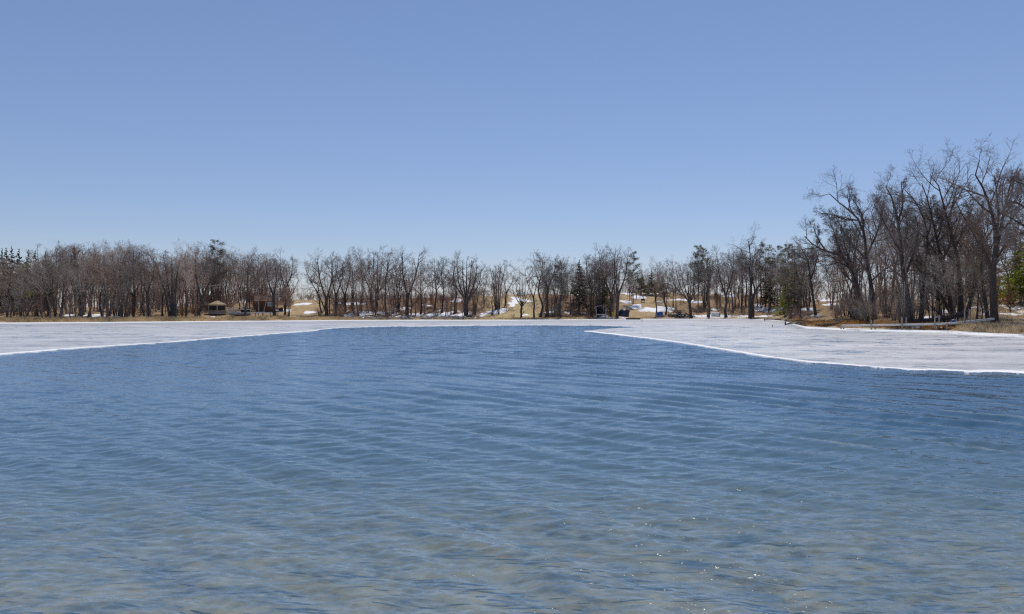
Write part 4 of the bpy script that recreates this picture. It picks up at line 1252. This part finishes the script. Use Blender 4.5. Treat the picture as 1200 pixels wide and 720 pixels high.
MB().loft([[(-Lb * .44, -1.15, 1.62), (-Lb * .44, 1.15, 1.62), (-Lb * .44, 1.15, 1.74), (-Lb * .44, -1.15, 1.74)],
           [(0, -1.2, 2.06), (0, 1.2, 2.06), (0, 1.2, 2.18), (0, -1.2, 2.18)], [(Lb * .40, -1.15, 2.22), (Lb * .40, 1.15, 2.22), (Lb * .40, 1.15, 2.32), (Lb * .40, -1.15, 2.32)]]).build('canopy', M['white_paint'], b)
MB().box((Lb * .2, 0.3, 1.15), (0.8, 1.2, 0.7)).build('seat', M['brown_tarp'], b)
MB().box((-Lb * .43, 0, 1.2), (0.06, 2.0, 0.66)).build('bow_panel', M['white_paint'], b)
# stored dock section
p = hit(312, 371.8); u = p.y / F
b = thing('stored_dock', p, 'pale dock section on dark legs stored on the shore left of the dark trunk', 'dock', None, face(p))
Ld = 29 * u
for k in range(18):
    MB().box((-Ld / 2 + (k + .5) * Ld / 18, 0, 1.12), (Ld / 18 - 0.02, 1.3, 0.05)).build('plank', M['white_paint'], b)
for s in (-1, 1):
    MB().box((0, s * .6, 1.0), (Ld, 0.06, 0.18)).build('side_beam', M['aluminium'], b)
    for t in (-.42, -.14, .16, .42):
        MB().rod((t * Ld, s * .55, -0.1), (t * Ld, s * .55, .92), .07).build('leg', M['dark_wood'], b)
# cabin in the trees
p = at_d(311, 22); u = p.y / F
b = thing('cabin', p, 'brown cabin with a pale window half hidden by trees behind the stored dock', 'cabin', None, face(p))
w2 = 11 * u
MB().box((0, 1.5, 1.3), (2 * w2, 3.0, 2.8)).build('wall', M['brown_wall'], b)
MB().loft([[(-w2 - .3, -0.4, 2.68), (-w2 - .3, 3.4, 2.68), (-w2 - .3, 1.5, 4.1)], [(w2 + .3, -0.4, 2.68), (w2 + .3, 3.4, 2.68), (w2 + .3, 1.5, 4.1)]]).build('roof', M['brown_wall'], b)
wf = MB().box((5 * u, -0.03, 1.9), (1.1, 0.08, 1.2)).build('window', M['white_paint'], b)
MB().box((5 * u, -0.085, 1.9), (0.9, 0.03, 1.0)).build('pane', M['glass'], wf)
MB().box((-5 * u, -0.03, 1.0), (0.95, 0.08, 2.0)).build('door', M['dark_wood'], b)
# open shelter
p = hit(329, 365.5); u = p.y / F
b = thing('shelter', p, 'small brown open shelter on posts right of the dark shore trunk', 'shelter', None, face(p))
for sx in (-1, 1):
    for sy in (0, 1):
        MB().box((sx * 4 * u, sy * 1.8, 0.8), (0.22, 0.22, 1.8)).build('post', M['dark_wood'], b)
MB().box((0, 0.9, 0.45), (1.2, 1.2, 0.9)).build('bench_box', M['dark_wood'], b)
MB().loft([[(-5.4 * u, -0.3, 1.7), (5.4 * u, -0.3, 1.7), (5.4 * u, 2.1, 1.7), (-5.4 * u, 2.1, 1.7)], [(-4.6 * u, .6, 2.5), (4.6 * u, .6, 2.5), (4.6 * u, 1.2, 2.5), (-4.6 * u, 1.2, 2.5)]]).build('roof', M['brown_wall'], b)
# boat lift
p = hit(704.5, 372.4); u = p.y / F
b = thing('boat_lift', p, 'boat lift with grey vinyl canopy at the shore left of the yellow chair', 'boat lift', None, face(p))
wl_, hl = 6.3 * u, 14.0 * u
def arch(y, s=1.0, drop=1.2):
    o, i = [], []
    for t in np.linspace(0, 1, 9):
        a = math.pi * t
        o.append((-math.cos(a) * wl_ * s, y, hl - 0.75 + 0.75 * math.sin(a) ** 0.6))
    return [(-wl_ * s, y, hl - 0.75 - drop)] + o + [(wl_ * s, y, hl - 0.75 - drop)] + [(wl_ * s * .94, y, hl - 0.75 - drop)] + [(q[0] * .94, y, q[2] - 0.12) for q in o[::-1]] + [(-wl_ * s * .94, y, hl - 0.75 - drop)]
MB().loft([arch(0), arch(3), arch(6)]).build('canopy', M['grey_vinyl'], b)
for sx in (-1, 1):
    for y in (0.4, 5.6):
        MB().rod((sx * wl_ * .86, y, 0), (sx * wl_ * .86, y, hl - .8), .09).build('post', M['aluminium'], b)
    MB().box((sx * wl_ * .86, 3, 0.2), (0.2, 6, 0.18)).build('base_beam', M['aluminium'], b)
    MB().box((sx * wl_ * .45, 3, 0.95), (0.25, 5, 0.2)).build('bunk', M['dark_wood'], b)
for y in (0.4, 5.6):
    MB().box((0, y, 0.75), (wl_ * 1.66, 0.15, 0.2)).build('crossbeam', M['aluminium'], b)
    MB().box((0, y, 0.12), (wl_ * 1.66, 0.12, 0.14)).build('foot_beam', M['dark_wood'], b)
# boat on the lift under wraps
hb = thing('covered_boat', p + Vector((0, 3, 1.06)), 'dark covered boat sitting inside the grey boat lift', 'boat', None, face(p))
MB().loft([[(-.15 * wl_, -2.2, .5), (.15 * wl_, -2.2, .5), (.1 * wl_, -2.2, .9), (-.1 * wl_, -2.2, .9)], [(-.5 * wl_, -.8, 0), (.5 * wl_, -.8, 0), (.62 * wl_, -.8, .75), (-.62 * wl_, -.8, .75)],
           [(-.5 * wl_, 2.2, 0), (.5 * wl_, 2.2, 0), (.62 * wl_, 2.2, .75), (-.62 * wl_, 2.2, .75)]]).build('hull', M['black_metal'], hb)
MB().loft([[(-.12 * wl_, -2.1, .9), (.12 * wl_, -2.1, .9), (0, -2.1, 1.0)], [(-.62 * wl_, -.7, .76), (.62 * wl_, -.7, .76), (0, -.7, 1.35)], [(-.62 * wl_, 2.1, .76), (.62 * wl_, 2.1, .76), (0, 2.1, 1.3)]]).build('cover', M['screen'], hb)
# yellow chair
p = hit(719, 372.6)
b = thing('lawn_chair', p, 'small yellow lawn chair at the water edge between boat lift and navy tarp', 'chair', None, face(p) + 0.3)
MB().box((0, 0, .42), (.75, .6, .06), rx=0.12).build('seat', M['yellow'], b)
MB().box((0, .36, .95), (.75, .06, 1.1), rx=-0.22).build('backrest', M['yellow'], b)
for s in (-1, 1):
    MB().box((s * .42, 0.05, .66), (.12, .7, .05)).build('armrest', M['yellow'], b)
    MB().box((s * .40, -.26, .31), (.08, .08, .66)).build('leg', M['yellow'], b)
    MB().box((s * .40, .3, .31), (.08, .08, .66)).build('leg', M['yellow'], b)
# navy tarp over a boat
p = hit(731, 370.8); u = p.y / F
b = thing('covered_boat', p, 'boat under a humped navy and brown tarp right of the tall bare pair', 'boat', None, face(p) + 0.15)
w2 = 6.2 * u
def hump(y, s, top):
    return [(w2 * s * math.cos(a), y, max(0.0, top * math.sin(a) ** 0.7 if math.sin(a) > 0 else 0)) for a in np.linspace(0, math.pi, 9)] + [(-w2 * s * .9, y, -0.1), (w2 * s * .9, y, -0.1)]
MB().loft([hump(-1.6, .35, 1.2), hump(-1.1, .8, 1.8), hump(-.2, 1.0, 2.15)]).build('tarp', M['navy_tarp'], b, True)
MB().loft([hump(-.19, .995, 2.14), hump(1.2, 1.0, 2.0), hump(2.4, .6, 1.2)]).build('hull_cover', M['brown_tarp'], b, True)
MB().box((w2 * .55, -1.0, 1.1), (w2 * .75, 0.5, 1.3), ry=0.35).build('side_flap', M['brown_tarp'], b)
# dark raft on the shore
p = on_ice(742, 374.6, 0.07)
b = thing('swim_raft', p, 'low dark wooden raft lying at the ice edge below the navy tarp', 'raft', None, face(p))
for k in range(8):
    MB().box((-1.6 + k * .455, 0, .34), (.43, 1.6, .06)).build('plank', M['dark_wood'], b)
for s in (-1, 1):
    MB().box((0, s * .7, .17), (3.6, .16, .28)).build('side_beam', M['dark_wood'], b)
# blue tarp
p = hit(773, 371.6); u = p.y / F
b = thing('tarped_stack', p, 'bright blue tarp over a small stack beside a thin trunk', 'tarp', None, face(p) + 0.2)
w2 = 3.6 * u
MB().loft([[(-w2, -.7, 0), (w2, -.7, 0.05), (w2 * 1.03, .7, 0), (-w2 * 1.04, .7, 0)], [(-w2 * .98, -.66, .9), (w2 * .93, -.62, .8), (w2, .66, .85), (-w2, .66, .92)],
           [(-w2 * .8, -.45, 1.3), (w2 * .85, -.5, 1.42), (w2 * .85, .5, 1.4), (-w2 * .8, .45, 1.3)]]).build('tarp', M['blue_tarp'], b)
m = MB()
m.rod((-w2 * 1.02, -.72, .45), (w2 * .99, -.7, .42), .02, n=5); m.rod((0, -.72, 0.02), (0, -.56, 1.28), .02, n=5)
m.build('rope', M['white_paint'], b)
MB().box((0, 0, -.03), (w2 * 2.1, 1.6, .12)).build('pallet', M['dark_wood'], b)
# white storage box
p = hit(838, 371.6); u = p.y / F
b = thing('storage_box', p, 'white storage box with dark right end at the snowy edge', 'box', None, face(p) + 0.25)
w2 = 4.3 * u
MB().box((0, 0, .6), (2 * w2, 1.2, 1.1)).build('body', M['white_paint'], b)
MB().box((0, 0, 1.2), (2 * w2 + .14, 1.34, .12), rx=0.06).build('lid', M['white_paint'], b)
MB().box((w2 + .16, 0, .5), (.3, 1.0, .9)).build('end_panel', M['black_metal'], b)
for s in (-1, 1):
    MB().box((s * w2 * .8, 0, .02), (.2, 1.25, .1)).build('runner', M['dark_wood'], b)
# barrel grill
p = hit(753.5, 354.5)
b = thing('barrel_grill', p, 'black barrel grill standing up the snowy slope', 'grill', None, face(p))
MB().rod((-.55, 0, .85), (.55, 0, .85), .36, n=12).build('barrel', M['black_metal'], b)
MB().rod((.2, 0, 1.15), (.2, 0, 1.6), .07).build('chimney', M['black_metal'], b)
for sx in (-1, 1):
    for sy in (-1, 1):
        MB().rod((sx * .4, sy * .2, .7), (sx * .5, sy * .3, -.05), .05, n=6).build('leg', M['black_metal'], b)
# brush pile
p = hit(795, 372)
b = thing('brush_pile', p, 'tangled dark brush pile dusted with snow left of the arching tree', 'brush pile')
r = np.random.default_rng(8)
n = 240
c0 = np.stack([r.normal(size=n) * 1.9, r.normal(size=n) * 1.0, np.abs(r.normal(size=n)) * 0.7], -1)
c0[:, 2] *= np.clip(1.5 - np.abs(c0[:, 0]) / 3, 0.2, 1.5)
dv = nrm(r.normal(size=(n, 3)) * np.array([1, .8, .55])) * (0.7 + 1.2 * r.random((n, 1)))
Pb = np.stack([c0 - dv * .5, c0 + r.normal(size=(n, 3)) * .12, c0 + dv * .5], 1); Pb[..., 2] = np.maximum(Pb[..., 2], 0.02)
Rb = np.repeat((0.03 + 0.06 * r.random(n))[:, None], 3, 1) * np.array([1, .8, .5])
v, q = tubes(Pb, Rb, 4)
tag(link('branches', arrays_mesh('branches', v, [q]), M['bark'], b), kind='stuff')
m = MB()
for k in range(9):
    x, y = r.normal() * 1.7, r.normal() * .6 - .3
    zt_ = 0.75 * max(0.3, 1.4 - abs(x) / 2.6)
    m.loft([[(x + .4 * math.cos(a) * s_, y + .3 * math.sin(a) * s_, zt_ + dz) for a in np.linspace(0, 6.283, 8, endpoint=False)] for s_, dz in ((1, 0), (.9, .1), (.4, .16))])
m.build('snow_cap', M['snow'], b, True)
# low docks drawn up by the ice left of the headland
for (px, py, L, lab) in [(905.5, 375.9, 20, 'long low dark dock lying on the ice left of the headland'), (928, 376.9, 14, 'short low dock lying near the headland tip')]:
    p = on_ice(px, py, 0.07); u = p.y / F
    b = thing('low_dock', p, lab, 'dock', None, face(p))
    n = 12
    for k in range(n):
        MB().box((-L * u / 2 + (k + .5) * L * u / n, 0, .44), (L * u / n - .03, 1.3, .06)).build('plank', M['grey_wood'], b)
    for s in (-1, 1):
        MB().box((0, s * .55, .3), (L * u, .12, .2)).build('side_beam', M['dark_wood'], b)
        for t in (-.45, .45):
            MB().rod((t * L * u, s * .5, -.05), (t * L * u, s * .5, .25), .08).build('leg', M['dark_wood'], b)
# broken dock end
p = on_ice(922, 381.2, 0.06); u = p.y / F
b = thing('broken_dock', p, 'broken dock frame with a short post and slanting poles off the headland tip', 'dock', None, face(p))
MB().rod((-.2, 0, -.1), (-.25, 0, .62), .13, .11).build('post', M['dark_wood'], b)
MB().rod((-.2, 0, .1), (1.4, .4, .75), .07).build('slanting_pole', M['dark_wood'], b)
MB().rod((.1, .6, .7), (2.6, .9, .78), .08).build('rail', M['dark_wood'], b)
MB().rod((.0, .3, .12), (2.2, .2, .45), .05).build('brace', M['dark_wood'], b)
MB().box((1.6, 1.1, .35), (3.0, .9, .08), ry=-0.05).build('deck_board', M['grey_wood'], b)
# small post frozen in the ice
p = on_ice(905, 383.4, 0.05)
b = thing('ice_post', p, 'tiny dark stake frozen in the ice off the headland', 'stake')
MB().rod((0, 0, -.2), (.02, 0, .28), .06, .05).build('shaft', M['dark_wood'], b); MB().rod((.02, 0, .28), (.02, 0, .33), .08, .08).build('cap', M['dark_wood'], b)
# pale dead poles
def snag(px, by, ty, r0, lab, lean=0.0, mat='birch', name='dead_trunk'):
    p = hit(px, by); H = px_h(p, ty)
    r = np.random.default_rng(int(px))
    pts = np.array([[0, 0, -.15], [lean * H * .5 + .05, 0, H * .5], [lean * H, 0, H]])
    e = thing(name, p, lab, 'tree')
    P0, R0 = stems_to_arrays([(pts, r0, r0 * .45)], 8)
    v, q = tubes(P0, R0, 7)
    link('trunk', arrays_mesh('trunk', v, [q]), M[mat], e)
    P1, R1 = spawn(P0, R0, 7, .4, .98, .8, .22, 4, r, rmin=.012)
    P2, R2 = spawn(P1, R1, 4, .2, 1, .8, .5, 3, r, rmin=.009)
    v, q = join([tubes(P1, R1, 4), tubes(P2, R2, 3)])
    link('crown', arrays_mesh('crown', v, [q]), M['twig'], e)
snag(909, 368.5, 342, .13, 'pale dead pole standing on the snow below the slim pine')
snag(303, 370, 336, .11, 'upright white birch before the brown cabin, left of two slanting ones', 0.0, name='birch_tree')
snag(308, 370, 337, .10, 'white birch slanting right before the brown cabin', 0.22, name='birch_tree')
snag(284, 369, 335, .09, 'pale birch slanting left behind the pontoon boat', -0.22, name='birch_tree')
snag(274, 367, 330, .09, 'thin pale birch between gazebo and pontoon boat', -0.06, name='birch_tree')
snag(663, 366, 351, .14, 'short pale broken trunk slanting right in the dark stand', 0.5)
snag(1059, 380, 330, .13, 'pale grey trunk behind the tall pair of dock posts', 0.02)

# fallen logs
def log(pts, r0, r1, label, mat='dark_wood', stubs=3, seed=0):
    r = np.random.default_rng(seed)
    pts = np.array(pts, float); base = pts.mean(0); base[2] = pts[:, 2].min()
    e = thing('fallen_log', Vector(base), label, 'log')
    P0, R0 = stems_to_arrays([(pts - base, r0, r1)], 9)
    v, q = tubes(P0, R0, 8)
    link('trunk', arrays_mesh('trunk', v, [q]), M[mat], e)
    P1, R1 = spawn(P0, R0, stubs, .3, 1, .9, .22, 4, r, rmin=.03, up=.3)
    for k in range(len(P1)):
        v, q = tubes(P1[k:k + 1], R1[k:k + 1], 5)
        link('branch_stub', arrays_mesh('branch_stub', v, [q]), M[mat], e)
def pt(px, d, lift):
    p = at_d(px, d); return (p.x, p.y, p.z + lift)
log([pt(1070, 7, .5), pt(1098, 8, .9), pt(1122, 9, 1.4), pt(1131, 9.5, 1.8)], .26, .34, 'big dark fallen trunk rising right toward the clump behind the dock', seed=2)
log([pt(1092, 3.5, .2), pt(1110, 3.2, .25), pt(1137, 3, .35)], .16, .2, 'dark log on the bank under the dock ramp', seed=3)
log([pt(956, 1.0, .15), pt(968, .8, .2), pt(985, 1.8, .5)], .18, .12, 'dark driftwood log on the ice edge left of the dock', seed=4, stubs=5)
log([pt(932, 0.2, .2), pt(945, 1.2, .5), pt(953, 2, .35)], .12, .08, 'bent driftwood branch at the headland tip', seed=5, stubs=5)
log([pt(998, 1.2, .1), pt(1015, 1.4, .2), pt(1040, 1.0, .15)], .17, .14, 'log lying along the bank below the left part of the dock', seed=6)
log([pt(1042, 1.6, .1), pt(1062, 1.2, .2), pt(1085, 1.8, .1)], .18, .12, 'log lying under the middle of the dock', seed=7)
log([pt(1168, 9, .2), pt(1185, 8.5, .25), pt(1215, 9, .3)], .2, .16, 'dark log right of the tallest tree on the bank', seed=8)
log([pt(1172, 16, .2), pt(1190, 15, .25), pt(1214, 16.5, .3)], .16, .13, 'farther thin log crossing the snow right of the tallest tree', seed=9)
log([pt(62, 5.5, .2), pt(80, 5.8, .35), pt(106, 6.5, .6)], .22, .16, 'dark fallen trunk lying below the thick black trunk on the left shore', seed=10, stubs=5)
log([pt(18, 5.5, .2), pt(30, 5.3, .3), pt(52, 5.6, .3)], .2, .15, 'dark fallen trunk at the foot of the left pine row', seed=11, stubs=6)
log([pt(396, 3, .2), pt(384, 3.4, .4), pt(370, 3, .2)], .16, .1, 'dark log beside the wide bush at the gap', seed=12)
log([pt(505, 18, .1), pt(498, 12, .2), pt(492, 8, .1)], .16, .12, 'log slanting down the rocky bank below the reddish trees', seed=13)
log([pt(1106, 12, 1.0), pt(1088, 10, 3.0), pt(1082, 9.5, 4.4)], .13, .05, 'thin dead pole leaning left in the clump behind the dock', seed=14)

# ------------------------------------------------------------------ the long dock on the right
DK = [(985, 381.2), (1022, 380.6), (1060, 379.9), (1097, 379.3), (1128, 377.2), (1165, 373.0)]
YD = [113.0, 111.2, 109.4, 107.6, 106.0, 104.5]
dp = [Vector(((px - CX) / F * y, y, CAMZ + (CY - py) / F * y)) for (px, py), y in zip(DK, YD)]
base = Vector((dp[0].x, dp[0].y, 0.05))
dock = thing('long_dock', base, 'long pale wooden dock on post pairs ramping up to the right bank', 'dock')
for i in range(5):
    a, b_ = dp[i] - base, dp[i + 1] - base
    d = (b_ - a); L = d.length; rz = math.atan2(d.y, d.x); pitch = -math.asin(d.z / L)
    c = (a + b_) / 2
    side = Vector((-math.sin(rz), math.cos(rz), 0))
    n = int(L / 0.2)
    for k in range(n):
        t = (k + .5) / n
        q = a + d * t + Vector((0, 0, .02 + 0.006 * math.sin(k * 7.3)))
        MB().box(q, (L / n - .015, 1.25, .045), rz, 0, pitch).build('plank', M['pale_wood'], dock)
    for s in (-1, 1):
        MB().box(c + side * s * .56 - Vector((0, 0, .115)), (L - 0.01, .06, .2), rz, 0, pitch).build('stringer', M['pale_wood'], dock)
def dpost(px, top, bottom_z, i, off, r=.075, sd=-1):
    y = np.interp(px, [q[0] for q in DK], YD) + off
    x = (px - CX) / F * y
    zt_ = CAMZ + (CY - top) / F * y
    MB().rod(Vector((x, y, bottom_z)) - base, Vector((x, y, zt_)) - base, r, r * .92, 8).build('post', M['post_wood'], dock)
for (px, top, bz) in [(985.5, 380.4, -.3), (1021, 375.6, -.3), (1057, 371.6, -.3), (1095.5, 369.4, -.2), (1130.5, 362, .3)]:
    dpost(px, top, bz, 0, -.72, .10)
for (px, top, bz) in [(988.5, 380.4, -.3), (1025.5, 376.2, -.3), (1062, 372.2, -.3), (1100.5, 369.6, -.1), (1136, 362.6, .4)]:
    dpost(px, top, bz, 0, .72, .10)
dpost(1110, 380, -.1, 0, -.7, .12)
for k in (1, 2, 3):
    MB().box(dp[k] - base - Vector((0, 0, .28)), (.12, 1.6, .12), 0.02).build('crossbeam', M['post_wood'], dock)
# blue bundle on the dock
y = 106.3; p = Vector(((1117.5 - CX) / F * y, y, CAMZ + (CY - 378.0) / F * y + .06))
b = thing('blue_bundle', p, 'small bright blue bundle lying on the dock at the foot of its ramp', 'bundle')
MB().loft([[(x_, .22 * s_ * math.cos(a), .16 + .16 * s_ * math.sin(a)) for a in np.linspace(0, 6.283, 8, endpoint=False)] for x_, s_ in ((-.32, .35), (-.25, .9), (0, 1.1), (.22, .85), (.3, .3))]).build('roll', M['blue_tarp'], b, True)
MB().rod((-.05, 0, .3), (.05, 0, .34), .04).build('strap', M['white_paint'], b)
# leaning pale board by the big tree
p = hit(1157, 374)
b = thing('leaning_board', p, 'pale grey board leaning against the tallest tree', 'board')
MB().box((-.2, -.1, .75), (.22, .05, 1.9), ry=-0.3).build('board', M['grey_wood'], b)
MB().box((-.2, -.14, .75), (.26, .03, .08), ry=-0.3).build('cleat', M['grey_wood'], b)
